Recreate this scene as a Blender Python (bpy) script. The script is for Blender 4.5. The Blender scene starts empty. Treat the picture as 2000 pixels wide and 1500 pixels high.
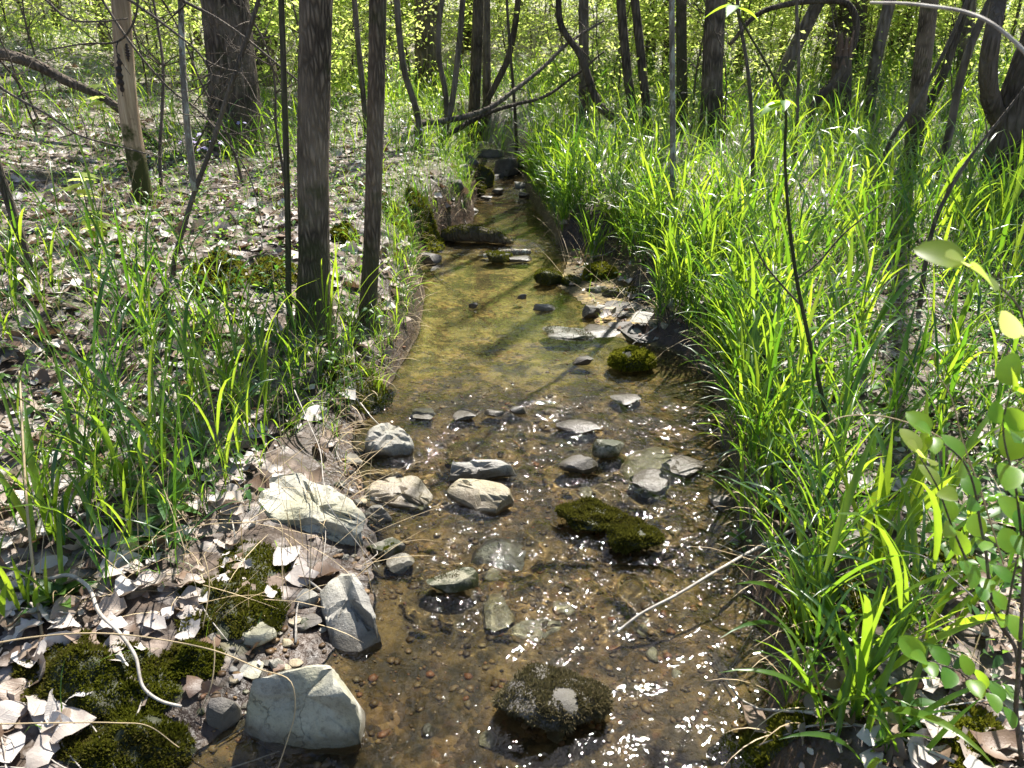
import bpy, math, random
import numpy as np
from mathutils import Vector, Matrix
rng = np.random.default_rng(7)
random.seed(7)
rad = math.radians
sc = bpy.context.scene
col = sc.collection

# ------------------------------------------------------------------ camera, sky, sun, exposure
CAM_H = 1.5
PITCH = rad(23.0)
FPX = 1501.0                                   # focal length in pixels of the 2000 px wide photograph
cam_d = bpy.data.cameras.new('camera')
cam_d.sensor_width = 36.0
cam_d.lens = 36.0 * FPX / 2000.0
cam_d.clip_start = 0.02
cam_d.clip_end = 300
cam_d.dof.use_dof = True
cam_d.dof.focus_distance = 3.2
cam_d.dof.aperture_fstop = 8.0
cam = bpy.data.objects.new('camera', cam_d)
col.objects.link(cam)
cam.location = (0, 0, CAM_H)
cam.rotation_euler = (math.pi / 2 - PITCH, 0, 0)
sc.camera = cam

SUN_EL, SUN_AZ = rad(57), rad(22)              # azimuth measured from +Y (ahead) towards +X (right)
w = bpy.data.worlds.new('World'); sc.world = w; w.use_nodes = True
nt = w.node_tree
sky = nt.nodes.new('ShaderNodeTexSky'); sky.sky_type = 'NISHITA'; sky.sun_disc = False
sky.sun_elevation = SUN_EL; sky.sun_rotation = SUN_AZ
bg = nt.nodes['Background']; bg.inputs['Strength'].default_value = 0.075
nt.links.new(sky.outputs[0], bg.inputs['Color'])
sun_d = bpy.data.lights.new('sun', 'SUN'); sun_d.energy = 5.0; sun_d.angle = rad(0.53); sun_d.color = (1.0, 0.95, 0.87)
sun = bpy.data.objects.new('sun', sun_d); col.objects.link(sun)
sun_d.cycles.is_caustics_light = True        # real light focused by the ripples onto the bed
SUNV = Vector((math.sin(SUN_AZ) * math.cos(SUN_EL), math.cos(SUN_AZ) * math.cos(SUN_EL), math.sin(SUN_EL)))
sun.rotation_euler = SUNV.to_track_quat('Z', 'Y').to_euler()
sun.location = (4, 10, 18)
sc.view_settings.view_transform = 'Standard'
sc.view_settings.look = 'None'
sc.view_settings.exposure = 1.5
sc.view_settings.gamma = 1.0
cy = sc.cycles
cy.use_denoising = True
cy.max_bounces = 7; cy.diffuse_bounces = 3; cy.glossy_bounces = 3; cy.transmission_bounces = 5; cy.transparent_max_bounces = 10
cy.use_adaptive_sampling = True; cy.adaptive_threshold = 0.02
cy.sample_clamp_indirect = 6.0

# ------------------------------------------------------------------ numeric helpers
def hash3(ix, iy, iz, seed):
    h = (ix.astype(np.int64) * 374761393 + iy.astype(np.int64) * 668265263 + iz.astype(np.int64) * 2147483647 + seed * 974634777) & 0x7fffffff
    h = ((h ^ (h >> 13)) * 1274126177) & 0x7fffffff
    h = ((h ^ (h >> 15)) * 668265263) & 0x7fffffff
    return ((h ^ (h >> 16)) & 0xffffff) / float(0xffffff)
def vnoise(p, seed=0):
    p = np.asarray(p, float); i = np.floor(p).astype(np.int64); f = p - i; f = f * f * (3 - 2 * f)
    r = 0
    for a in (0, 1):
        for b in (0, 1):
            for c in (0, 1):
                wgt = (f[..., 0] if a else 1 - f[..., 0]) * (f[..., 1] if b else 1 - f[..., 1]) * (f[..., 2] if c else 1 - f[..., 2])
                r = r + wgt * hash3(i[..., 0] + a, i[..., 1] + b, i[..., 2] + c, seed)
    return r * 2 - 1
def fbm(p, octv=4, seed=0):
    p = np.asarray(p, float); r = 0; a = 0.5
    for k in range(octv):
        r = r + a * vnoise(p, seed + k * 17); p = p * 2.03 + 11.3; a *= 0.5
    return r
def n2(x, y, s, octv=3, seed=0):
    x, y = np.broadcast_arrays(np.asarray(x, float), np.asarray(y, float))
    return fbm(np.stack([x * s, y * s, np.zeros_like(x) + seed * 3.7], -1), octv, seed)
def sstep(x, a, b):
    t = np.clip((np.asarray(x, float) - a) / (b - a), 0, 1); return t * t * (3 - 2 * t)
def unit(v):
    v = np.asarray(v, float); return v / np.maximum(np.linalg.norm(v, axis=-1, keepdims=True), 1e-9)

# ------------------------------------------------------------------ pixels of the photograph -> directions
CD = np.array([0, math.cos(PITCH), -math.sin(PITCH)]); CU = np.array([0, math.sin(PITCH), math.cos(PITCH)]); CR = np.array([1.0, 0, 0])
def ray(px, py):
    return CD + CR * (px - 1000) / FPX + CU * (750 - py) / FPX
def at_y(px, py, Y):
    r = ray(px, py); return np.array([0, 0, CAM_H]) + r * (Y / r[1])
def at_z(px, py, z):
    r = ray(px, py); return np.array([0, 0, CAM_H]) + r * ((z - CAM_H) / r[2])
def px_size(n, Y):                              # metres covered by n pixels at ground distance Y (depth along the axis approx.)
    return n / FPX * Y * 1.03

# ------------------------------------------------------------------ the stream and the terrain
WY = np.array([0, 1.2, 2.0, 2.9, 3.15, 3.6, 6.0, 6.35, 8.3, 8.8, 9.6, 10.4, 11.5, 14, 30])
WZ = np.array([-.035, -.01, .02, .055, .075, .08, .083, .115, .125, .19, .32, .47, .62, .95, 3.2])
def water(y): return np.interp(y, WY, WZ)
def on_water(px, py):
    r = ray(px, py); t = np.linspace(0.8, 40, 8000); y = r[1] * t; z = CAM_H + r[2] * t
    k = np.argmax(z < water(y)); return np.array([r[0] * t[k], y[k], z[k]])
LE = [(330, 1500), (420, 1440), (560, 1370), (640, 1290), (725, 1200), (750, 1090), (735, 1000), (690, 920), (690, 850), (715, 800), (770, 740), (815, 660), (830, 570), (815, 505), (862, 462), (925, 430), (925, 395), (935, 378)]
RE = [(1500, 1500), (1500, 1350), (1485, 1200), (1455, 1100), (1440, 1000), (1420, 900), (1400, 800), (1385, 735), (1320, 690), (1180, 655), (1145, 600), (1085, 560), (1105, 520), (1092, 480), (1070, 440), (1045, 400), (1030, 378)]
lp = np.array([on_water(*p) for p in LE]); rp = np.array([on_water(*p) for p in RE])
lp = lp[np.argsort(lp[:, 1])]; rp = rp[np.argsort(rp[:, 1])]
LY = np.concatenate([[-2, 0.6], lp[:, 1], [9.2, 10.0, 11, 13, 18]]); LX = np.concatenate([[-.8, -.75], lp[:, 0], [-.45, -.62, -1.2, -2.6, -6]])
RY = np.concatenate([[-2, 0.6], rp[:, 1], [9.2, 10.0, 11, 13, 18]]); RX = np.concatenate([[.55, .5], rp[:, 0], [.12, .0, -.55, -2.0, -5.4]])
def edges(y):
    y = np.asarray(y, float)
    xl = np.interp(y, LY, LX) + .025 * n2(y, 0 * y, 4, 2, 3); xr = np.interp(y, RY, RX) + .025 * n2(y, 0 * y + 5, 4, 2, 4)
    return xl, xr
def ground(x, y):
    x, y = np.broadcast_arrays(np.asarray(x, float), np.asarray(y, float))
    xl, xr = edges(y); wz = water(y)
    dl = xl - x; dr = x - xr
    mid = (x - xl) / np.maximum(xr - xl, .05)
    dep = np.interp(y, [0, 1.2, 2.8, 3.2, 4.0, 5.6, 6.2, 6.6, 7.6, 8.3, 9], [.07, .065, .055, .05, .12, .12, .045, .11, .12, .05, .03])
    prof = np.clip(np.minimum(mid, 1 - mid) * 4.0, 0, 1) ** .6
    bed = wz - dep * prof - .004 + .018 * n2(x, y, 7, 3, 9) * prof
    # left bank
    a = np.interp(y, [0, 1.6, 2.3, 2.8, 3.4, 4.2, 6.5, 9, 12], [.06, .07, .10, .15, .29, .40, .48, .47, .40])
    s = np.interp(y, [0, 1.6, 2.3, 3.2, 4.2, 6.5], [.5, .5, .40, .24, .16, .12])
    d = np.maximum(dl, 0)
    lb = a * (1 - np.exp(-d / s)) + .085 * d + .10 * np.maximum(d - 2.2, 0) + .10 * np.maximum(d - 4.5, 0)
    # right bank with the gravel bar
    bar = np.interp(y, [3.55, 3.95, 4.4, 5.2, 5.9, 6.2], [0, .12, .50, .48, .30, 0])
    d0 = np.maximum(dr, 0); d = np.maximum(dr - bar, 0)
    a = np.interp(y, [0, 2, 3.2, 4.5, 6.5, 9], [.20, .2, .22, .26, .34, .36])
    rb = .09 * np.minimum(d0, bar) + a * (1 - np.exp(-d / .11)) + .035 * d + .02 * np.maximum(d - 4, 0)
    bank = np.where(dl > 0, lb, np.where(dr > 0, rb, 0))
    rough = sstep(np.maximum(dl, dr), 0, .5)
    bank = bank + rough * (.07 * n2(x, y, 1.1, 3, 21) + .035 * n2(x, y, 4.5, 3, 22)) + sstep(np.maximum(dl, dr), 0, .08) * .012 * n2(x, y, 16, 2, 23)
    hs = 12.5 + 4.5 * sstep(x, -1, 6)
    hmax = 2.6 - 1.9 * sstep(x, -2, 7) + 1.5 * sstep(-x, 2, 9)
    hill = .27 * np.maximum(y - hs, 0) * sstep(y, hs - .5, hs + 4); hill = hmax * np.tanh(hill / hmax)
    z = np.where((dl > 0) | (dr > 0), np.minimum(wz, .7 + .0 * wz) + bank, bed)
    far = sstep(y, 10.5, 12.5)
    zz = np.minimum(wz, .55) + bank + .08 * n2(x, y, .5, 2, 33)
    return z * (1 - far) + far * zz + hill
def inside(x, y, m=0.):
    xl_, xr_ = edges(y); return (x > xl_ - m) & (x < xr_ + m)
def hit(px, py):
    r = ray(px, py); t = np.geomspace(.4, 80, 420); lo, hi = .4, 80.0
    for k in range(3):
        p = np.array([0, 0, CAM_H]) + r[None] * t[:, None]
        i_ = int(np.argmax(p[:, 2] < ground(p[:, 0], p[:, 1])))
        if i_ == 0: return p[-1] if k == 0 else p[0]
        t = np.linspace(t[i_ - 1], t[i_], 24)
    return p[i_]
def gz(x, y): return float(ground(np.array([x]), np.array([y]))[0])

# ------------------------------------------------------------------ mesh helpers
def mesh(name, V, polys, mat, smooth=True, tint=None, mats=None, midx=None, sharp=0):
    V = np.ascontiguousarray(V, np.float32)
    if not isinstance(polys, (list, tuple)): polys = [polys]
    polys = [np.asarray(p, np.int32) for p in polys if len(p)]
    me = bpy.data.meshes.new(name)
    me.vertices.add(len(V)); me.vertices.foreach_set('co', V.ravel())
    loops = np.concatenate([p.ravel() for p in polys])
    tot = np.concatenate([np.full(len(p), p.shape[1], np.int32) for p in polys])
    start = np.concatenate([[0], np.cumsum(tot)[:-1]]).astype(np.int32)
    me.loops.add(len(loops)); me.loops.foreach_set('vertex_index', loops)
    me.polygons.add(len(tot)); me.polygons.foreach_set('loop_start', start)
    me.polygons.foreach_set('use_smooth', np.full(len(tot), smooth, bool))
    if tint is not None:
        at = me.attributes.new('tint', 'FLOAT', 'POINT'); at.data.foreach_set('value', np.ascontiguousarray(tint, np.float32))
    me.update(calc_edges=True)
    if sharp: me.set_sharp_from_angle(angle=rad(sharp))
    for m in (mats or [mat]): me.materials.append(m)
    if midx is not None: me.polygons.foreach_set('material_index', np.asarray(midx, np.int32))
    return me
def obj(name, me, parent=None, loc=(0, 0, 0), rot=(0, 0, 0), scale=(1, 1, 1)):
    o = bpy.data.objects.new(name, me); col.objects.link(o)
    o.location = loc; o.rotation_euler = rot; o.scale = scale
    if parent is not None: o.parent = parent
    return o
def tag(o, label=None, cat=None, group=None, kind=None):
    if label: o['label'] = label
    if cat: o['category'] = cat
    if group: o['group'] = group
    if kind: o['kind'] = kind
    return o
def thing(name, label, cat, loc=(0, 0, 0), rot=(0, 0, 0), group=None):
    o = bpy.data.objects.new(name, None); col.objects.link(o); o.empty_display_size = .1
    o.location = loc; o.rotation_euler = rot
    return tag(o, label, cat, group)
def copy_tree(o, parent=None):
    c = o.copy(); col.objects.link(c); c.parent = parent
    for ch in list(o.children): copy_tree(ch, c)
    return c
class MB:                                        # collects vertex and polygon arrays of one mesh
    def __init__(s): s.V = []; s.T = []; s.Q = []; s.A = []; s.n = 0
    def add(s, V, T=None, Q=None, tint=0.5):
        V = np.asarray(V, float).reshape(-1, 3)
        if T is not None and len(T): s.T.append(np.asarray(T) + s.n)
        if Q is not None and len(Q): s.Q.append(np.asarray(Q) + s.n)
        s.V.append(V); s.A.append(np.broadcast_to(np.asarray(tint, float), (len(V),))); s.n += len(V)
    def mesh(s, name, mat, smooth=True, off=(0, 0, 0)):
        P = []
        if s.T: P.append(np.concatenate(s.T))
        if s.Q: P.append(np.concatenate(s.Q))
        return mesh(name, np.concatenate(s.V) - np.asarray(off), P, mat, smooth, np.concatenate(s.A))
def smooth_path(P, n):
    P = np.asarray(P, float); m = len(P)
    if m == 2: return P[0] + (P[1] - P[0]) * np.linspace(0, 1, n)[:, None]
    seg = np.maximum(np.linalg.norm(np.diff(P, axis=0), axis=1), 1e-9); d = np.concatenate([[0], np.cumsum(seg)]); u = np.linspace(0, d[-1], n)
    v = np.diff(P, axis=0) / seg[:, None]; tg = np.vstack([v[:1], (v[:-1] * seg[1:, None] + v[1:] * seg[:-1, None]) / (seg[1:] + seg[:-1])[:, None], v[-1:]])
    k = np.clip(np.searchsorted(d, u, side='right') - 1, 0, m - 2); h = seg[k][:, None]; t = ((u - d[k]) / seg[k])[:, None]
    return (2 * t ** 3 - 3 * t ** 2 + 1) * P[k] + (t ** 3 - 2 * t ** 2 + t) * h * tg[k] + (-2 * t ** 3 + 3 * t ** 2) * P[k + 1] + (t ** 3 - t ** 2) * h * tg[k + 1]
def tube(P, R, ns=8, bump=0, seed=0, fs=20.):
    P = np.asarray(P, float); n = len(P); R = np.broadcast_to(np.asarray(R, float), (n,))
    T = unit(np.gradient(P, axis=0)); ref = np.array([1.0, 0.05, 0.0]) if abs(T[:, 0]).mean() < .8 else np.array([0, 1., 0.1])
    A = unit(np.cross(T, ref)); B = np.cross(T, A)
    ang = np.linspace(0, 2 * np.pi, ns, endpoint=False)
    dirs = A[:, None] * np.cos(ang)[None, :, None] + B[:, None] * np.sin(ang)[None, :, None]
    rr = np.broadcast_to(R[:, None], (n, ns)).copy()
    V = P[:, None] + dirs * rr[..., None]
    if bump:
        nz = fbm(V * np.array([fs, fs, fs * .22]), 3, seed); rr = rr * (1 + bump * (1 - 2 * np.abs(nz))) ; V = P[:, None] + dirs * rr[..., None]
    V = V.reshape(-1, 3)
    i = np.arange(n - 1)[:, None] * ns; j = np.arange(ns)[None]; jn = (j + 1) % ns
    Q = np.stack([i + j, i + jn, i + ns + jn, i + ns + j], -1).reshape(-1, 4)
    V = np.vstack([V, P[0] - T[0] * R[0] * .2, P[-1] + T[-1] * R[-1] * .3]); a, b = len(V) - 2, len(V) - 1
    jj = np.arange(ns); Tt = np.vstack([np.stack([jj * 0 + a, (jj + 1) % ns, jj], -1), np.stack([jj * 0 + b, (n - 1) * ns + jj, (n - 1) * ns + (jj + 1) % ns], -1)])
    return V, Tt, Q
def blades(P, az, L, W, lean, bend, nseg=5, fold=True, twist=0., tint=None, belly=.35):
    """Grass blades as curved, folded strips: base points P, headings az, lengths, widths, lean from vertical, bend."""
    P = np.asarray(P, float).reshape(-1, 3); N = len(P)
    az, L, W, lean, bend = [np.broadcast_to(np.asarray(v, float), (N,)) for v in (az, L, W, lean, bend)]
    t = np.linspace(0, 1, nseg + 1)
    th = lean[:, None] + bend[:, None] * t[None] ** 1.6
    thm = (th[:, 1:] + th[:, :-1]) / 2; ds = (L / nseg)[:, None]
    hx = np.concatenate([np.zeros((N, 1)), np.cumsum(np.sin(thm) * ds, 1)], 1); hz = np.concatenate([np.zeros((N, 1)), np.cumsum(np.cos(thm) * ds, 1)], 1)
    ca, sa = np.cos(az)[:, None], np.sin(az)[:, None]
    C = P[:, None] + np.stack([hx * ca, hx * sa, hz], -1)
    tw = np.broadcast_to(np.asarray(twist, float), (N,))[:, None] * t[None]
    nrm = np.stack([-np.cos(th) * ca, -np.cos(th) * sa, np.sin(th)], -1)
    sd = np.stack([-sa + 0 * th, ca + 0 * th, 0 * th], -1)
    sd = sd * np.cos(tw)[..., None] + nrm * np.sin(tw)[..., None]
    wp = np.interp(t, [0, .12, belly, .7, 1], [.35, .7, 1, .72, .02])
    hw = W[:, None] * .5 * wp[None]
    Lf = C + sd * hw[..., None]; Rt = C - sd * hw[..., None]
    tn = np.full(N, .5) if tint is None else np.broadcast_to(np.asarray(tint, float), (N,))
    if fold:
        M = C - nrm * (hw * .45)[..., None]
        V = np.stack([Lf, M, Rt], 2); k = 3
    else:
        V = np.stack([Lf, Rt], 2); k = 2
    V = V.reshape(-1, 3); m = (nseg + 1) * k
    q = []
    for s in range(nseg):
        for c in range(k - 1): q.append([s * k + c, s * k + c + 1, (s + 1) * k + c + 1, (s + 1) * k + c])
    Q = (np.array(q)[None] + (np.arange(N) * m)[:, None, None]).reshape(-1, 4)
    return V, None, Q, np.repeat(tn, m)
def frames(fwd, up):
    f = unit(fwd); r = unit(np.cross(f, up)); u = np.cross(r, f)
    return np.stack([r, f, u], -1)                 # columns: x, y, z
def scatter(PV, PT, PQ, pos, F, scale, tint):
    PV = np.asarray(PV, float); N = len(pos); n = len(PV)
    scale = np.broadcast_to(np.asarray(scale, float), (N,))
    V = pos[:, None] + np.einsum('nij,kj->nki', F, PV) * scale[:, None, None]
    off = (np.arange(N) * n)[:, None, None]
    T = (np.asarray(PT)[None] + off).reshape(-1, 3) if PT is not None and len(PT) else None
    Q = (np.asarray(PQ)[None] + off).reshape(-1, 4) if PQ is not None and len(PQ) else None
    return V.reshape(-1, 3), T, Q, np.repeat(np.broadcast_to(tint, (N,)), n)
# leaf shapes, stem at the origin, tip at +Y, upper side +Z
LEAF_FAR = (np.array([[0, 0, 0], [.26, .45, .09], [0, 1, -.08], [-.26, .45, .09]]), np.array([[0, 1, 2], [0, 2, 3]]), None)
def leaf_shape(width=.5, fold=.12, droop=.15, st=6, power=.8, tipw=1.25):
    t = np.linspace(0, 1, st); wv = width * .5 * np.sin(np.pi * np.clip(t, 0, 1) ** power) ** .8 * np.where(t > .5, 1 / tipw ** ((t - .5) * 2), 1)
    wv[0] = .012; wv[-1] = .004
    z = -droop * t ** 2
    V = np.stack([np.stack([-wv, t, z + fold * wv * 2], -1), np.stack([0 * t, t, z], -1), np.stack([wv, t, z + fold * wv * 2], -1)], 1).reshape(-1, 3)
    Q = []
    for s in range(st - 1):
        for c in (0, 1): Q.append([s * 3 + c, s * 3 + c + 1, s * 3 + c + 4, s * 3 + c + 3])
    return V, None, np.array(Q)
def oval_leaf():
    V, T, Q = leaf_shape(.7, .1, .12, 9); t = V[:, 1].copy(); wv = .35 * np.sqrt(np.clip(1 - (2 * t - 1) ** 2, 0, 1)); V[:, 0] = np.sign(V[:, 0]) * wv; V[:, 0] *= np.where(t > .55, 1 - .25 * (t - .55) / .45, 1); V[:, 2] = -.18 * t ** 2 + .42 * np.abs(V[:, 0]) ** 1.2
    return V, T, Q
def dead_leaf_shape(seed, st=9, cols=((-1, 0), (-.5, 0), (0, 0), (.5, 1), (1, 1))):
    r = np.random.default_rng(seed); nc = len(cols); t = np.linspace(0, 1, st)
    wd = r.uniform(.45, .85); lobes = np.where(np.arange(st) % 2 == 0, r.uniform(.55, .85), 1.0) if seed % 3 == 0 else 1 + .05 * r.standard_normal(st)
    wv = wd * .5 * np.sin(np.pi * t ** r.uniform(.65, .95)) ** 1.05 * lobes; wv[0] = .02; wv[-1] = .01
    wv2 = wv * (1 + .07 * r.standard_normal(st))
    c1, c2, c3 = r.uniform(-.5, 1.2), r.uniform(-.4, .6), r.uniform(-.5, .5)
    rows = []
    for f, wq in ((f_, (wv, wv2)[g_]) for f_, g_ in cols):
        x = f * np.abs(wq); z = c1 * x ** 2 * 1.6 + c2 * (t - .5) ** 2 * 1.2 + c3 * x * (t - .5) + .035 * np.sin(9 * t + f * 3 + seed) * abs(f)
        if f in (-1, 1): z = z + .018 * r.standard_normal(st)
        rows.append(np.stack([x, t, z], -1))
    V = np.stack(rows, 1).reshape(-1, 3); Q = []
    for s in range(st - 1):
        for c in range(nc - 1): Q.append([s * nc + c, s * nc + c + 1, s * nc + c + nc + 1, s * nc + c + nc])
    V[:, 2] += .05 * np.sin(5 * V[:, 0] + 3 * V[:, 1] + seed) + .04 * np.sin(11 * V[:, 1] - 4 * V[:, 0] + 2 * seed)
    V[:, 1] -= .5; V[:, 2] -= V[:, 2].min() * .7
    return V, None, np.array(Q)
def lobed_leaf_shape():                            # maple-like, five pointed lobes
    o = np.array([(0, 0), (.22, -.08), (.30, .08), (.52, .12), (.40, .28), (.60, .52), (.32, .50), (.30, .66), (.16, .62), (0, 1)])
    half = np.vstack([o, (o * [-1, 1])[1:-1][::-1]])
    z = -.22 * (half[:, 0] ** 2) - .15 * half[:, 1] ** 2
    V = np.vstack([np.c_[half, z], [[0, .3, .03]]]); n = len(half)
    T = np.array([[n, i, (i + 1) % n] for i in range(n)])
    return V, T, None
def icosphere(sub):
    import bmesh
    bm = bmesh.new(); bmesh.ops.create_icosphere(bm, subdivisions=sub, radius=1.0)
    V = np.array([v.co[:] for v in bm.verts]); T = np.array([[v.index for v in f.verts] for f in bm.faces]); bm.free()
    return V, T
ICO = {k: icosphere(k) for k in (1, 2, 3, 4)}

# ------------------------------------------------------------------ procedural materials
def new_mat(name):
    m = bpy.data.materials.new(name); m.use_nodes = True; m.node_tree.nodes.clear()
    return m, m.node_tree.nodes, m.node_tree.links
class NB:
    def __init__(s, name): s.m, s.n, s.l = new_mat(name)
    def __call__(s, t, ins=None, **kw):
        nd = s.n.new('ShaderNode' + t)
        for k, v in kw.items(): setattr(nd, k, v)
        for k, v in (ins or {}).items():
            if hasattr(v, 'is_linked') or hasattr(v, 'links'): s.l.new(v, nd.inputs[k])
            else: nd.inputs[k].default_value = (*v, 1) if isinstance(v, tuple) and len(v) == 3 and nd.inputs[k].type == 'RGBA' else v
        return nd
    def ramp(s, fac, stops):
        nd = s.n.new('ShaderNodeValToRGB'); e = nd.color_ramp.elements
        while len(e) < len(stops): e.new(.5)
        for q, (p, c) in zip(e, stops): q.position = p; q.color = (*c, 1) if len(c) == 3 else c
        s.l.new(fac, nd.inputs[0]); return nd.outputs[0]
    def mix(s, f, a, b, blend='MIX'):
        nd = s.n.new('ShaderNodeMix'); nd.data_type = 'RGBA'; nd.blend_type = blend
        for k, v in ((0, f), (6, a), (7, b)):
            if hasattr(v, 'links'): s.l.new(v, nd.inputs[k])
            else: nd.inputs[k].default_value = v if k == 0 else (*v, 1)
        return nd.outputs[2]
    def math(s, op, a, b=0.0, clamp=False):
        nd = s.n.new('ShaderNodeMath'); nd.operation = op; nd.use_clamp = clamp
        for k, v in ((0, a), (1, b)):
            if hasattr(v, 'links'): s.l.new(v, nd.inputs[k])
            else: nd.inputs[k].default_value = v
        return nd.outputs[0]
    def out(s, sh, disp=None):
        o = s.n.new('ShaderNodeOutputMaterial'); s.l.new(sh, o.inputs[0]); return s.m
    def noise(s, vec, scale, detail=4, rough=.55, dist=0):
        nd = s('TexNoise', {'Scale': scale, 'Detail': detail, 'Roughness': rough, 'Distortion': dist}); s.l.new(vec, nd.inputs['Vector']); return nd
    def map(s, vec, scale=(1, 1, 1), loc=(0, 0, 0)):
        nd = s('Mapping', {'Scale': scale, 'Location': loc}); s.l.new(vec, nd.inputs[0]); return nd.outputs[0]
def leaf_mat(name, lo, hi, tr_lo, tr_hi, trans=.5, rough=.38, spec=.45, noise_s=30):
    b = NB(name); at = b('Attribute', attribute_name='tint'); geo = b('NewGeometry')
    nz = b.noise(geo.outputs['Position'], noise_s, 2)
    f = b.math('ADD', at.outputs['Fac'], b.math('MULTIPLY', b.math('SUBTRACT', nz.outputs['Fac'], .5), .5), clamp=True)
    c = b.mix(f, lo, hi); t = b.mix(f, tr_lo, tr_hi)
    p = b('BsdfPrincipled', {'Base Color': c, 'Roughness': rough, 'Specular IOR Level': spec})
    tl = b('BsdfTranslucent', {'Color': t})
    mx = b('MixShader', {0: trans, 1: p.outputs[0], 2: tl.outputs[0]})
    return b.out(mx.outputs[0])
M = {}
M['grass'] = leaf_mat('grass_blade', (.032, .085, .018), (.085, .17, .022), (.13, .31, .015), (.46, .62, .035), .5, .32, .55)
M['grass_dark'] = leaf_mat('grass_blade_dark', (.022, .062, .02), (.05, .11, .025), (.07, .19, .012), (.2, .38, .02), .42, .28, .6)
M['forb'] = leaf_mat('forb_leaf', (.035, .10, .03), (.08, .17, .03), (.12, .30, .03), (.36, .55, .05), .45, .40, .5)
M['young'] = leaf_mat('young_tree_leaf', (.12, .19, .025), (.24, .31, .05), (.46, .66, .08), (.86, .91, .28), .62, .42, .5)
M['shrub_leaf'] = leaf_mat('shrub_leaf', (.05, .15, .025), (.11, .25, .03), (.22, .50, .03), (.66, .84, .05), .58, .36, .4, 55)
M['straw'] = leaf_mat('straw', (.30, .22, .12), (.55, .44, .27), (.35, .26, .12), (.5, .4, .2), .15, .6, .3)
M['petal'] = leaf_mat('petal', (.50, .42, .80), (.72, .66, .88), (.5, .4, .8), (.7, .65, .85), .4, .5, .3)

def make_dead(big=False):
    b = NB('dead_leaf_veined' if big else 'dead_leaf'); at = b('Attribute', attribute_name='tint'); info = b('ObjectInfo'); geo = b('NewGeometry')
    f = b.math('FRACT', b.math('ADD', at.outputs['Fac'], info.outputs['Random']))
    if big: f = b.math('ADD', b.math('MULTIPLY', f, .72), .28)
    c = b.ramp(f, [(0, (.07, .04, .024)), (.2, (.16, .10, .062)), (.42, (.27, .21, .16)), (.66, (.42, .375, .335)), (1, (.58, .555, .53))])
    nz = b.noise(geo.outputs['Position'], 45, 4); c2 = b.mix(b.math('MULTIPLY', nz.outputs['Fac'], .45), c, (.13, .09, .07), 'MIX')
    nf = b.noise(geo.outputs['Position'], 160, 2); hh = nf.outputs['Fac']
    if big:                                        # midrib and side veins, in the leaf's own coordinates
        tc = b('TexCoord'); sx = b('SeparateXYZ'); b.l.new(tc.outputs['Object'], sx.inputs[0]); ax = b.math('ABSOLUTE', sx.outputs[0])
        sv = b.math('SINE', b.math('MULTIPLY', b.math('SUBTRACT', sx.outputs[1], b.math('MULTIPLY', ax, .75)), 62.0))
        vein = b.math('MAXIMUM', b.ramp(sv, [(.86, (0, 0, 0)), (.98, (.7, .7, .7))]), b.ramp(ax, [(.008, (1, 1, 1)), (.022, (0, 0, 0))]))
        hh = b.math('ADD', hh, b.math('MULTIPLY', vein, 1.2)); c2 = b.mix(b.math('MULTIPLY', vein, .45), c2, b.mix(.5, c, (.5, .42, .33)))
    bp = b('Bump', {'Strength': .45, 'Distance': .002, 'Height': hh})
    p = b('BsdfPrincipled', {'Base Color': c2, 'Roughness': .5, 'Specular IOR Level': .5, 'Normal': bp.outputs[0]})
    tl = b('BsdfTranslucent', {'Color': b.mix(.5, c2, (.35, .2, .09))})
    mx = b('MixShader', {0: .14, 1: p.outputs[0], 2: tl.outputs[0]})
    return b.out(mx.outputs[0])
M['dead'] = make_dead()
M['dead_big'] = make_dead(True)

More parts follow.
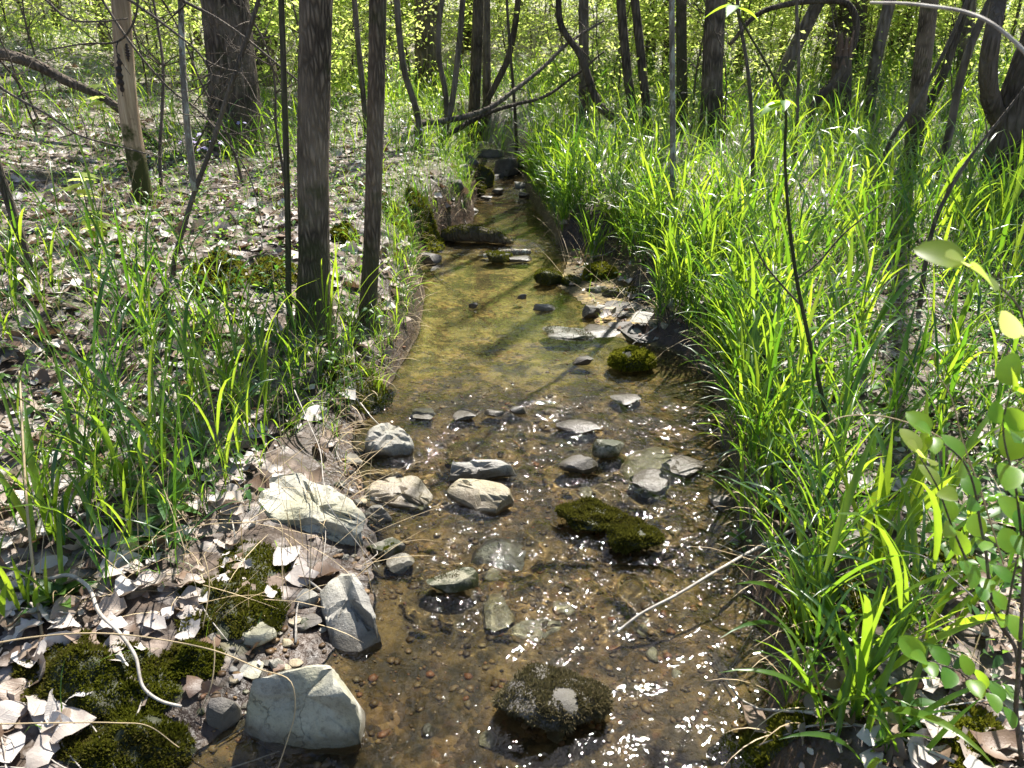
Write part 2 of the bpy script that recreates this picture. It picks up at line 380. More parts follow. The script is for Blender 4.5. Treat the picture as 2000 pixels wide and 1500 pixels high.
def make_bark(name, dark, light, moss=.3, scale=1.0, moss_h=.6, lichen=0.0):
    b = NB(name); tc = b('TexCoord'); ob = tc.outputs['Object']
    v1 = b.map(ob, (38 * scale, 38 * scale, 7 * scale))
    wn = b.noise(b.map(ob, (10 * scale, 10 * scale, 4 * scale)), 1.0, 3)
    vm = b('VectorMath', {0: v1, 1: wn.outputs['Color']}, operation='ADD')
    vo = b('TexVoronoi', {'Scale': 1.0}, feature='DISTANCE_TO_EDGE'); b.l.new(vm.outputs[0], vo.inputs['Vector'])
    crack = b.ramp(vo.outputs['Distance'], [(0, (0, 0, 0)), (.10, (.15, .15, .15)), (.30, (.8, .8, .8)), (.6, (1, 1, 1))])
    fine = b.noise(b.map(ob, (90 * scale, 90 * scale, 22 * scale)), 1.0, 5, .65)
    big = b.noise(ob, 3.5, 3)
    c = b.mix(crack, dark, light); c = b.mix(b.math('MULTIPLY', fine.outputs['Fac'], .55), c, dark)
    c = b.mix(b.ramp(big.outputs['Fac'], [(.4, (0, 0, 0)), (.62, (.5, .5, .5))]), c, tuple(min(1, q * 1.15) for q in light))
    sp = b('SeparateXYZ'); b.l.new(ob, sp.inputs[0])
    mz = b('MapRange', {'From Min': 0.0, 'From Max': moss_h, 'To Min': .38 * moss / .3, 'To Max': .02}); b.l.new(sp.outputs[2], mz.inputs[0])
    mn = b.noise(ob, 9, 4, .6)
    mf = b.math('ADD', mz.outputs[0], b.math('SUBTRACT', mn.outputs['Fac'], .5))
    mm = b.ramp(b.math('ADD', mf, .0), [(.06, (0, 0, 0)), (.22, (1, 1, 1))])
    c = b.mix(b.math('MULTIPLY', mm, min(1, moss * 2.2)), c, (.05, .055, .018))
    if lichen:
        ln = b.noise(b.map(ob, (1, 1, .5)), 26, 3, .6); c = b.mix(b.ramp(ln.outputs['Fac'], [(.5, (0, 0, 0)), (.58, (lichen,) * 3)]), c, (.42, .43, .36))
    h = b.math('ADD', crack, b.math('MULTIPLY', fine.outputs['Fac'], .6))
    bp = b('Bump', {'Strength': 1.0, 'Distance': .014 / scale, 'Height': h})
    p = b('BsdfPrincipled', {'Base Color': c, 'Roughness': .85, 'Specular IOR Level': .25, 'Normal': bp.outputs[0]})
    return b.out(p.outputs[0])
M['bark'] = make_bark('bark_grey_brown', (.035, .025, .017), (.30, .23, .165), .3, 1.6, .6)
M['bark_big'] = make_bark('bark_furrowed', (.03, .022, .016), (.23, .18, .135), .22, .8, .8)
M['bark_dark'] = make_bark('bark_dark', (.03, .022, .016), (.16, .125, .093), .15, .8)
M['bark_moss'] = make_bark('bark_mossy', (.035, .03, .02), (.15, .125, .085), .24, 1.2, 2.0)
M['bark_pale'] = make_bark('bark_pale', (.12, .10, .08), (.30, .26, .21), .05, 1.4, .4, .8)
M['bark_far'] = make_bark('bark_far', (.06, .047, .035), (.25, .205, .16), .15, .5, 1.0)
M['twig'] = make_bark('twig_bark', (.05, .04, .03), (.20, .165, .13), .05, 2.0, .2)
def make_stick():
    b = NB('bleached_stick'); geo = b('NewGeometry'); nz = b.noise(geo.outputs['Position'], 40, 4); nf = b.noise(geo.outputs['Position'], 250, 2)
    c = b.ramp(nz.outputs['Fac'], [(.3, (.17, .145, .12)), (.55, (.36, .325, .28)), (.75, (.46, .43, .38))]); bp = b('Bump', {'Strength': .3, 'Distance': .001, 'Height': nf.outputs['Fac']})
    p = b('BsdfPrincipled', {'Base Color': c, 'Roughness': .7, 'Normal': bp.outputs[0]}); return b.out(p.outputs[0])
M['grey_stick'] = make_stick()
M['green_stem'] = make_bark('green_stem', (.03, .035, .015), (.085, .09, .035), 0.0, 3, .1)
def make_snag():
    b = NB('barkless_wood'); tc = b('TexCoord'); ob = tc.outputs['Object']
    g = b.noise(b.map(ob, (60, 60, 3)), 1, 5, .6); big = b.noise(b.map(ob, (6, 6, 2)), 1, 3)
    c = b.ramp(g.outputs['Fac'], [(.25, (.13, .085, .05)), (.5, (.40, .30, .19)), (.8, (.56, .46, .33))])
    c = b.mix(b.ramp(big.outputs['Fac'], [(.45, (0, 0, 0)), (.6, (.8, .8, .8))]), c, (.19, .13, .085))
    sp = b('SeparateXYZ'); b.l.new(ob, sp.inputs[0]); mz = b('MapRange', {'From Min': .0, 'From Max': .85, 'To Min': .55, 'To Max': -.3}); b.l.new(sp.outputs[2], mz.inputs[0])
    mn = b.noise(ob, 11, 4); mm = b.ramp(b.math('ADD', mz.outputs[0], b.math('SUBTRACT', mn.outputs['Fac'], .5)), [(.1, (0, 0, 0)), (.25, (1, 1, 1))])
    c = b.mix(mm, c, (.045, .05, .013))
    bp = b('Bump', {'Strength': .8, 'Distance': .008, 'Height': g.outputs['Fac']})
    p = b('BsdfPrincipled', {'Base Color': c, 'Roughness': .8, 'Specular IOR Level': .2, 'Normal': bp.outputs[0]}); return b.out(p.outputs[0])
M['snag'] = make_snag()
def flat_mat(name, c, rough=.8):
    b = NB(name); geo = b('NewGeometry'); nz = b.noise(geo.outputs['Position'], 60, 3)
    cc = b.mix(nz.outputs['Fac'], tuple(q * .6 for q in c), tuple(min(1, q * 1.3) for q in c))
    p = b('BsdfPrincipled', {'Base Color': cc, 'Roughness': rough}); return b.out(p.outputs[0])
M['hollow'] = flat_mat('rotten_hollow', (.03, .02, .014))
M['rotwood'] = flat_mat('rotten_wood', (.13, .08, .05))

def make_rock(name, a, bcol, olive=.35, wet_z=None, moss=0.0, rough=.62):
    b = NB(name); geo = b('NewGeometry'); tc = b('TexCoord'); pos = geo.outputs['Position']
    n1 = b.noise(pos, 9, 6, .62); n2_ = b.noise(pos, 55, 5, .65); n3 = b.noise(pos, 200, 3, .6); n4 = b.noise(pos, 5, 2)
    c = b.mix(b.ramp(n1.outputs['Fac'], [(.32, (0, 0, 0)), (.66, (1, 1, 1))]), a, bcol)
    c = b.mix(b.math('MULTIPLY', b.ramp(n4.outputs['Fac'], [(.42, (0, 0, 0)), (.62, (1, 1, 1))]), olive), c, (.27, .255, .115))
    c = b.mix(b.math('MULTIPLY', b.ramp(n2_.outputs['Fac'], [(.3, (1, 1, 1)), (.5, (0, 0, 0))]), .55), c, (.07, .06, .048))
    c = b.mix(b.math('MULTIPLY', b.ramp(n3.outputs['Fac'], [(.25, (1, 1, 1)), (.48, (0, 0, 0))]), .35), c, (.05, .045, .04))
    # crack lines
    ms = b('TexVoronoi', {'Scale': 4.5}, feature='DISTANCE_TO_EDGE')
    vm = b('VectorMath', {0: pos, 1: b.map(n1.outputs['Color'], (.16, .16, .16))}, operation='ADD'); b.l.new(vm.outputs[0], ms.inputs['Vector'])
    ck = b.ramp(ms.outputs['Distance'], [(0, (1, 1, 1)), (.012, (0, 0, 0))])
    ck = b.math('MULTIPLY', ck, b.ramp(n4.outputs['Fac'], [(.5, (0, 0, 0)), (.58, (1, 1, 1))])); c = b.mix(b.math('MULTIPLY', ck, .5), c, (.05, .04, .03))
    r = rough
    if wet_z is not None:                          # damp band left by the water on the stone
        sp = b('SeparateXYZ'); b.l.new(pos, sp.inputs[0])
        wn = b.math('ADD', sp.outputs[2], b.math('MULTIPLY', b.math('SUBTRACT', n1.outputs['Fac'], .5), .03))
        wf = b('MapRange', {'From Min': wet_z + .018, 'From Max': wet_z + .045, 'To Min': 1.0, 'To Max': 0.0}); b.l.new(wn, wf.inputs[0])
        c = b.mix(b.math('MULTIPLY', wf.outputs[0], .68), c, (.045, .035, .022)); r = b('MapRange', {'To Min': rough, 'To Max': .34}); b.l.new(wf.outputs[0], r.inputs[0]); r = r.outputs[0]
    if moss:
        mn = b.noise(pos, 22, 4, .65); c = b.mix(b.ramp(mn.outputs['Fac'], [(.62 - .35 * moss, (0, 0, 0)), (.72 - .35 * moss, (1, 1, 1))]), c, (.022, .026, .006))
    h = b.math('ADD', b.math('MULTIPLY', n2_.outputs['Fac'], .7), b.math('MULTIPLY', n3.outputs['Fac'], .35)); h = b.math('SUBTRACT', h, b.math('MULTIPLY', ck, .6))
    bp = b('Bump', {'Strength': .75, 'Distance': .007, 'Height': h})
    p = b('BsdfPrincipled', {'Base Color': c, 'Roughness': r, 'Specular IOR Level': .4, 'Normal': bp.outputs[0]}); return b.out(p.outputs[0])
ROCKM = {}
def rock_mat(kind, wz):
    k = (kind, round(float(wz), 2))
    if k not in ROCKM:
        a = {'pale': ((.25, .24, .195), (.39, .375, .315), .45, 0), 'grey': ((.17, .16, .14), (.31, .295, .26), .22, 0), 'tan': ((.30, .22, .13), (.38, .33, .24), .4, 0),
             'dark': ((.035, .031, .027), (.10, .09, .08), .08, 0.05), 'moss': ((.02, .018, .008), (.04, .035, .018), .03, .8), 'mossy': ((.15, .14, .11), (.26, .25, .21), .3, .55)}[kind]
        ROCKM[k] = make_rock('stone_%s_%d' % (kind, len(ROCKM)), a[0], a[1], a[2], wz, a[3])
    return ROCKM[k]
def make_moss(name, lo, hi, tr):
    b = NB(name); at = b('Attribute', attribute_name='tint'); geo = b('NewGeometry')
    nz = b.noise(geo.outputs['Position'], 14, 3); f = b.math('ADD', b.math('MULTIPLY', at.outputs['Fac'], .6), b.math('MULTIPLY', b.math('SUBTRACT', nz.outputs['Fac'], .2), .7), clamp=True)
    c = b.mix(f, lo, hi); nb = b.noise(geo.outputs['Position'], 5, 3); c = b.mix(b.math('MULTIPLY', b.ramp(nb.outputs['Fac'], [(.45, (0, 0, 0)), (.62, (1, 1, 1))]), .6), c, (.07, .05, .02)); d = b('BsdfDiffuse', {'Color': c}); t = b('BsdfTranslucent', {'Color': tr})
    mx = b('MixShader', {0: .3, 1: d.outputs[0], 2: t.outputs[0]}); return b.out(mx.outputs[0])
M['moss'] = make_moss('moss_green', (.014, .018, .003), (.12, .13, .014), (.15, .16, .016))
M['moss_bright'] = make_moss('moss_bright', (.03, .04, .005), (.18, .19, .018), (.26, .27, .025))
M['moss_brown'] = make_moss('moss_brown', (.03, .025, .013), (.21, .18, .105), (.13, .115, .05))
M['moss_dark'] = make_moss('moss_dark', (.014, .015, .005), (.10, .10, .016), (.12, .12, .018))

def make_ground():
    b = NB('forest_floor'); geo = b('NewGeometry'); pos = geo.outputs['Position']; at = b('Attribute', attribute_name='tint')
    n1 = b.noise(pos, 2.2, 5, .6); n2_ = b.noise(pos, 14, 5, .65); n3 = b.noise(pos, 70, 4, .6)
    soil = b.ramp(n2_.outputs['Fac'], [(.3, (.03, .02, .013)), (.5, (.085, .058, .038)), (.7, (.15, .11, .08))])
    vo = b('TexVoronoi', {'Scale': 16.0, 'Randomness': 1.0}); vm = b('VectorMath', {0: pos, 1: b.map(n2_.outputs['Color'], (.06, .06, .06))}, operation='ADD'); b.l.new(vm.outputs[0], vo.inputs['Vector'])
    lc = b('SeparateColor'); b.l.new(vo.outputs['Color'], lc.inputs[0])
    leaf = b.ramp(lc.outputs[0], [(0, (.06, .04, .028)), (.35, (.17, .125, .095)), (.65, (.30, .25, .215)), (1, (.45, .41, .385))])
    edge = b.ramp(vo.outputs['Distance'], [(.25, (1, 1, 1)), (.62, (.35, .35, .35))])
    leaf = b.mix(1.0, leaf, edge, 'MULTIPLY')
    litter = b.mix(b.ramp(n2_.outputs['Fac'], [(.36, (0, 0, 0)), (.5, (1, 1, 1))]), soil, leaf)
    mossf = b.ramp(n1.outputs['Fac'], [(.56, (0, 0, 0)), (.66, (.7, .7, .7))])
    litter = b.mix(mossf, litter, (.06, .07, .015))
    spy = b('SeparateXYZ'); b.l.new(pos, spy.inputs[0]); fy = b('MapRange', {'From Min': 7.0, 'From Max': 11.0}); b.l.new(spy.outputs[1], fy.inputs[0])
    gn = b.noise(pos, 6, 4, .7); litter = b.mix(b.math('MULTIPLY', fy.outputs[0], b.ramp(gn.outputs['Fac'], [(.46, (0, 0, 0)), (.6, (.7, .7, .7))])), b.mix(b.math('MULTIPLY', fy.outputs[0], .55), litter, (.42, .38, .33)), (.15, .20, .05))   # ground cover of tiny herbs; far litter paled to stand in for sunlight
    # stream bed: ochre sand and gravel (attribute tint: 1 in the bed, 0 on the banks)
    gv = b('TexVoronoi', {'Scale': 46.0}); gm = b('VectorMath', {0: pos, 1: b.map(n3.outputs['Color'], (.012, .012, .012))}, operation='ADD'); b.l.new(gm.outputs[0], gv.inputs['Vector'])
    gc = b('SeparateColor'); b.l.new(gv.outputs['Color'], gc.inputs[0])
    bed = b.ramp(gc.outputs[1], [(0, (.06, .04, .02)), (.3, (.15, .095, .042)), (.6, (.25, .165, .075)), (.85, (.36, .25, .12)), (1, (.20, .085, .04))])
    sand = b.mix(n2_.outputs['Fac'], (.10, .075, .033), (.38, .285, .14))
    bed = b.mix(b.ramp(n1.outputs['Fac'], [(.4, (0, 0, 0)), (.6, (1, 1, 1))]), bed, sand)
    bed = b.mix(b.math('MULTIPLY', b.ramp(n2_.outputs['Fac'], [(.34, (1, 1, 1)), (.52, (0, 0, 0))]), .8), bed, (.035, .03, .014))
    n5 = b.noise(pos, 4.5, 4, .6, .6); bed = b.mix(b.math('MULTIPLY', b.ramp(n5.outputs['Fac'], [(.42, (1, 1, 1)), (.56, (0, 0, 0))]), .75), bed, (.04, .034, .014))
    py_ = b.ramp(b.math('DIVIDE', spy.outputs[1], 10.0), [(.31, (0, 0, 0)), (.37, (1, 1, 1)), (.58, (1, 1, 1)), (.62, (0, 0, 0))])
    bed = b.mix(py_, b.mix(1.0, bed, (.52, .44, .35), 'MULTIPLY'), b.mix(1.0, bed, (.98, 1.0, .76), 'MULTIPLY'))   # pool sand, dark riffle gravel; green reflection and warm caustic light painted in
    mud = b.ramp(n2_.outputs['Fac'], [(.3, (.012, .008, .005)), (.48, (.03, .019, .012)), (.6, (.055, .034, .021)), (.74, (.085, .055, .035))])  # shore mud; also the shade tone of the right bank's undercut
    mr1 = b('MapRange', {'From Min': 0.0, 'From Max': .5}); b.l.new(at.outputs['Fac'], mr1.inputs[0]); mr2 = b('MapRange', {'From Min': .5, 'From Max': 1.0}); b.l.new(at.outputs['Fac'], mr2.inputs[0])
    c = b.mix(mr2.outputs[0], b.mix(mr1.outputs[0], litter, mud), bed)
    h = b.math('ADD', b.math('MULTIPLY', n3.outputs['Fac'], .5), b.math('ADD', b.math('MULTIPLY', n2_.outputs['Fac'], .8), b.math('MULTIPLY', gv.outputs['Distance'], -.5)))
    bp = b('Bump', {'Strength': .8, 'Distance': .012, 'Height': h})
    rg = b('MapRange', {'To Min': .8, 'To Max': .42}); b.l.new(b.math('SUBTRACT', mr1.outputs[0], mr2.outputs[0]), rg.inputs[0])
    p = b('BsdfPrincipled', {'Base Color': c, 'Roughness': rg.outputs[0], 'Specular IOR Level': .35, 'Normal': bp.outputs[0]}); return b.out(p.outputs[0])
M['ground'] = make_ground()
def make_pebble():
    b = NB('wet_pebble'); at = b('Attribute', attribute_name='tint'); geo = b('NewGeometry'); nz = b.noise(geo.outputs['Position'], 120, 3)
    c = b.ramp(at.outputs['Fac'], [(0, (.05, .035, .02)), (.25, (.13, .085, .045)), (.5, (.25, .17, .085)), (.72, (.19, .155, .11)), (.86, (.24, .10, .05)), (1, (.36, .29, .19))])
    c = b.mix(b.math('MULTIPLY', nz.outputs['Fac'], .4), c, (.08, .055, .03))
    c = b.mix(1.0, c, (.75, .68, .6), 'MULTIPLY'); p = b('BsdfPrincipled', {'Base Color': c, 'Roughness': .5, 'Specular IOR Level': .3}); return b.out(p.outputs[0])
M['pebble'] = make_pebble()
def make_water():
    b = NB('stream_water'); geo = b('NewGeometry'); pos = geo.outputs['Position']; at = b('Attribute', attribute_name='tint')
    wn = b.noise(b.map(pos, (1, .8, 1)), 60, 1, .5, .6)
    st = b('MapRange', {'To Min': .02, 'To Max': .45}); b.l.new(at.outputs['Fac'], st.inputs[0])
    bp = b('Bump', {'Distance': .01, 'Height': wn.outputs['Fac']}); b.l.new(st.outputs[0], bp.inputs['Strength'])
    gl = b('BsdfGlossy', {'Color': (1, 1, 1, 1), 'Roughness': .03, 'Normal': bp.outputs[0]})
    rf = b('BsdfRefraction', {'Color': (.92, .95, .84, 1), 'Roughness': 0.0, 'IOR': 1.33})  # green tint stands in for foliage reflected in the pool
    fr = b('Fresnel', {'IOR': 1.33})
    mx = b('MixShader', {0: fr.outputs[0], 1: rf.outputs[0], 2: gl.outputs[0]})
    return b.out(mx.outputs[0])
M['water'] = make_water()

# ------------------------------------------------------------------ the setting: ground and water
def axis_pts(a, b, d0, growth, c=0.0):
    pts = [c]; s = d0
    while pts[-1] < b: pts.append(pts[-1] + s); s *= growth
    neg = [c]; s = d0
    while neg[-1] > a: neg.append(neg[-1] - s); s *= growth
    return np.array(sorted(set(neg + pts)))
gx = np.concatenate([np.arange(-2.2, 1.8, .022)]); 
gx = np.concatenate([-2.2 - np.cumsum(.025 * 1.06 ** np.arange(78))[::-1], gx, 1.8 + np.cumsum(.025 * 1.06 ** np.arange(78))])
gy = np.concatenate([np.arange(-1.5, 1.0, .1), np.arange(1.0, 5.5, .022)]); gy = np.concatenate([gy, 5.5 + np.cumsum(.024 * 1.0165 ** np.arange(225))])
X, Y = np.meshgrid(gx, gy); Z = ground(X, Y)
xl, xr = edges(Y); ins = np.minimum(X - xl, xr - X); barw = np.interp(Y, [3.55, 3.95, 4.4, 5.2, 5.9, 6.2], [0, .12, .50, .48, .30, 0])
near_left = np.interp(Y, [0, 1.6, 2.4, 3.0], [.30, .25, .10, .05])
xo = np.maximum(xl - X, X - xr - barw); bmud = .5 * (1 - sstep(xo, .10, .30) )  # mud along both banks, doubling as painted shade of the right undercut
bedm = np.maximum(bmud * np.where(X < xl, np.interp(Y, [0, 2.6, 3.2], [1, 1, .9]), 1), sstep(np.maximum(ins, np.minimum(X - xl + .02, xr + barw - X)), -.04, .06)) * (1 - sstep(Y, 9.2, 10.4))
nx_, ny_ = len(gx), len(gy)
i = np.arange(ny_ - 1)[:, None] * nx_; j = np.arange(nx_ - 1)[None]
Qg = np.stack([i + j, i + j + 1, i + nx_ + j + 1, i + nx_ + j], -1).reshape(-1, 4)
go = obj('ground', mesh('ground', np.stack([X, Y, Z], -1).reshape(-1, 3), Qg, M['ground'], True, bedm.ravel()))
tag(go, 'forest floor of leaf litter and the ochre gravel bed of the stream', kind='structure')

def riffle(x, y):
    r = np.interp(y, [0, 1.3, 1.7, 2.0, 2.9, 3.2, 3.5, 4.1, 5.7, 6.0, 6.3, 6.7, 7.9, 8.3, 9], [.6, .65, .9, 1.6, 1.65, 1.3, .35, .12, .12, .8, .7, .14, .18, .9, 1])
    return r
wy = np.concatenate([np.arange(.5, 1.0, .03), np.arange(1.0, 3.5, .0048), np.arange(3.5, 5.2, .009), np.arange(5.2, 9, .016), np.arange(9, 12.6, .06)])
wt = np.linspace(0, 1, 265)
xl, xr = edges(wy); XW = (xl - .12)[:, None] + (xr - xl + .24)[:, None] * wt[None]; YW = np.repeat(wy[:, None], len(wt), 1)
am = riffle(XW, YW) * (.55 + .75 * sstep(n2(XW, YW, 2.6, 2, 44), -.35, .4))
DX = XW + .03 * n2(XW, YW, 6, 2, 46); DY = YW + .03 * n2(XW, YW, 6, 2, 47)
ZW = water(YW) + am * (.018 * n2(DX, DY * .8, 8, 2, 41) + .013 * n2(DX, DY, 19, 1, 42) + .0046 * n2(DX, DY, 50, 1, 45)) + .0016 * n2(DX, DY * .6, 17, 1, 43) + .0007 * n2(DX * 1.0, DY * .8, 42, 1, 48)
nw = len(wt); i = np.arange(len(wy) - 1)[:, None] * nw; j = np.arange(nw - 1)[None]
Qw = np.stack([i + j, i + j + 1, i + nw + j + 1, i + nw + j], -1).reshape(-1, 4)
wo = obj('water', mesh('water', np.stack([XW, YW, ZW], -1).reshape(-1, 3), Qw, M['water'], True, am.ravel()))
wo.cycles.is_caustics_caster = True
go.cycles.is_caustics_receiver = True
tag(wo, 'clear shallow stream water with ripples and sun glitter', kind='structure')

# pebbles of the bed: far too many to count
mb = MB(); PV, PT = ICO[1]
N = 6600
yy = rng.uniform(1.0, 3.4, N) ** 1.0; yy[:2400] = rng.uniform(3.2, 9.2, 2400)
xl, xr = edges(yy); bw = np.interp(yy, [3.55, 3.95, 4.4, 5.2, 5.9, 6.2], [0, .12, .50, .48, .30, 0]); lw_ = np.interp(yy, [0, 1.6, 2.4, 3.0], [.25, .22, .06, .03])
tt = rng.uniform(0, 1, N); xx = (xl - lw_) + (xr + bw - xl + lw_) * tt
sz = .0035 + .013 * rng.random(N) ** 4
for c in range(6):
    k = slice(c * N // 6, (c + 1) * N // 6); q = PV * (1 + .22 * rng.standard_normal((len(PV), 1))) * np.array([1, rng.uniform(.6, 1), rng.uniform(.28, .45)])
    a = rng.uniform(0, 6.28, N // 6); F = frames(np.stack([np.cos(a), np.sin(a), .2 * rng.standard_normal(N // 6)], -1), np.array([0, 0, 1.]))
    pos = np.stack([xx[k], yy[k], ground(xx[k], yy[k]) + sz[k] * .1], -1)
    V, T, Q, A = scatter(q, PT, None, pos, F, sz[k], rng.random(N // 6)); mb.add(V, T, Q, A)
gravel = obj('gravel', mb.mesh('gravel', M['pebble'])); gravel.cycles.is_caustics_receiver = True
tag(gravel, 'small ochre and brown pebbles covering the stream bed', 'gravel', kind='stuff')

# ------------------------------------------------------------------ stones
def moss_on(V, T, n, mat_name, length, seed, up_min=-.1, zmin=None, center=None):
    """Short moss shoots standing on a surface (V world, T triangles)."""
    r = np.random.default_rng(seed); A, B, C = V[T[:, 0]], V[T[:, 1]], V[T[:, 2]]
    nr = np.cross(B - A, C - A); ar = np.linalg.norm(nr, axis=1); nr = unit(nr)
    wgt = ar * (nr[:, 2] > up_min) * (1 if zmin is None else ((A[:, 2] + B[:, 2] + C[:, 2]) / 3 > zmin))
    if wgt.sum() <= 0: return None
    k = r.choice(len(T), n, p=wgt / wgt.sum()); u, v = r.random(n), r.random(n); f = u + v > 1; u[f] = 1 - u[f]; v[f] = 1 - v[f]
    P = A[k] + (B[k] - A[k]) * u[:, None] + (C[k] - A[k]) * v[:, None]
    patch = fbm(P * 16, 2, seed)
    keep = patch > (-.5 if 'dark' in mat_name else -.42 if n > 10000 else .02 if 'brown' in mat_name or length < .012 else -.3); P = P[keep]; N_ = nr[k][keep]; n = len(P)
    d = unit(N_ + np.array([0, 0, .35]) + .55 * r.standard_normal((n, 3))); L = length * r.uniform(.4, 1.2, n) * (.45 + 1.5 * np.clip(fbm(P * 38, 2, seed + 2) + .35, 0, 1))
    s = unit(np.cross(d, r.standard_normal((n, 3)))); wd = (length * .16 * r.uniform(.7, 1.3, n))[:, None]
    b0 = P - N_ * .002
    mid = b0 + d * (L * .55)[:, None]; tip = b0 + d * L[:, None] + np.array([0, 0, -.1]) * (L * r.random(n))[:, None]
    VV = np.stack([b0 - s * wd * .5, b0 + s * wd * .5, mid + s * wd, tip, mid - s * wd], 1).reshape(-1, 3)
    o = (np.arange(n) * 5)[:, None]
    QQ = np.array([[0, 1, 2, 4]]) + o; TT = np.array([[4, 2, 3]]) + o
    return VV, TT, QQ, np.repeat(r.random(n), 5)
def faceted(seed, cuts=14, rough=.05, sub=3, round_=.0):
    r = np.random.default_rng(seed); V, T = ICO[sub]; V = V.copy()
    for k in range(cuts):
        n = unit(r.standard_normal(3)); d = r.uniform(.50, .84) + round_
        if k == 0: n = unit(np.array([.15 * r.standard_normal(), .15 * r.standard_normal(), 1])); d = r.uniform(.45, .65) + round_
        over = np.maximum(V @ n - d, 0); V = V - over[:, None] * n
    V = V / np.abs(V).max(0)
    V = V * (1 + rough * fbm(V * 2.6 + seed, 4, seed)[:, None]) + .4 * rough * np.stack([fbm(V * 5 + seed + 7 * q, 3, seed + q) for q in range(3)], -1)
    return V, T
STONES = []
def place_stone(name, label, V, T, kind, wz, moss=None, group=None, cat='stone'):
    """V in world space.  Thing with the stone body and, where it has any, its moss."""
    base = np.array([V[:, 0].mean(), V[:, 1].mean(), V[:, 2].min()])
    mt = rock_mat(kind, wz)
    if moss:
        t = thing(name, label, cat, base, group=group)
        b_ = obj('stone_body', mesh('stone_body', V - base, T, mt, sharp=28), t); b_.cycles.is_caustics_receiver = True
        n, mm, ln, up, zo = moss
        tri = T if T.shape[1] == 3 else np.vstack([T[:, [0, 1, 2]], T[:, [0, 2, 3]]])
        m = moss_on(V, tri, n, mm, ln, len(STONES) + 5, up, wz + zo if zo is not None else None)
        if m:
            q = MB(); q.add(*m[:3], tint=m[3]); o = obj('moss', q.mesh('moss', M[mm], False, base), t); o['kind'] = 'stuff'
    else:
        t = obj(name, mesh(name, V - base, T, mt, sharp=26), None, base); t.cycles.is_caustics_receiver = True
        tag(t, label, cat, group)
    STONES.append(t); return t
def stone(box, kind, label, seed, depth=.75, zw=None, rough=.035, cuts=15, moss=None, yaw=0., sink=.35, group=None, name='stone', round_=0., hmin=.25, tilt=0., lift=0., rise=None):
    """A stone from its box in the photograph: stands on the water or ground at the box's lower edge."""
    x0, y0, x1, y1 = box; cx = (x0 + x1) / 2
    p = on_water(cx, y1) if zw is None else (hit(cx, y1) if zw == 'g' else at_z(cx, y1, zw))
    z0 = p[2]; D = np.linalg.norm(p - np.array([0, 0, CAM_H])); ang = math.atan2(CAM_H - z0, p[1])
    wd = (x1 - x0) / FPX * (D * np.dot(unit(ray(cx, y1)), CD)); S = (y1 - y0) / FPX * D
    dl = depth * wd
    if rise is None: h = max((S - dl * math.sin(ang)) / math.cos(ang), hmin * S)
    else: h = rise; dl = max((S - h * math.cos(ang)) / math.sin(ang), .3 * wd)
    full = h / (1 - sink) if rise is None else .35 * min(wd, dl) + .02
    V, T = faceted(seed, cuts, rough, 4 if (x1 - x0) > 120 else 3, round_)
    c, s = math.cos(yaw), math.sin(yaw)
    V = V @ np.array([[c, -s, 0], [s, c, 0], [0, 0, 1]]).T; V = V / np.abs(V).max(0)
    V = V * np.array([wd / 2, dl / 2, full / 2])
    V[:, 2] += tilt * V[:, 0]
    V = V + np.array([p[0], p[1] + dl / 2, z0 + h - full / 2 + lift])
    return place_stone(name, label, V, T, kind, water(p[1]) if zw is None else z0 - .03, moss, group)
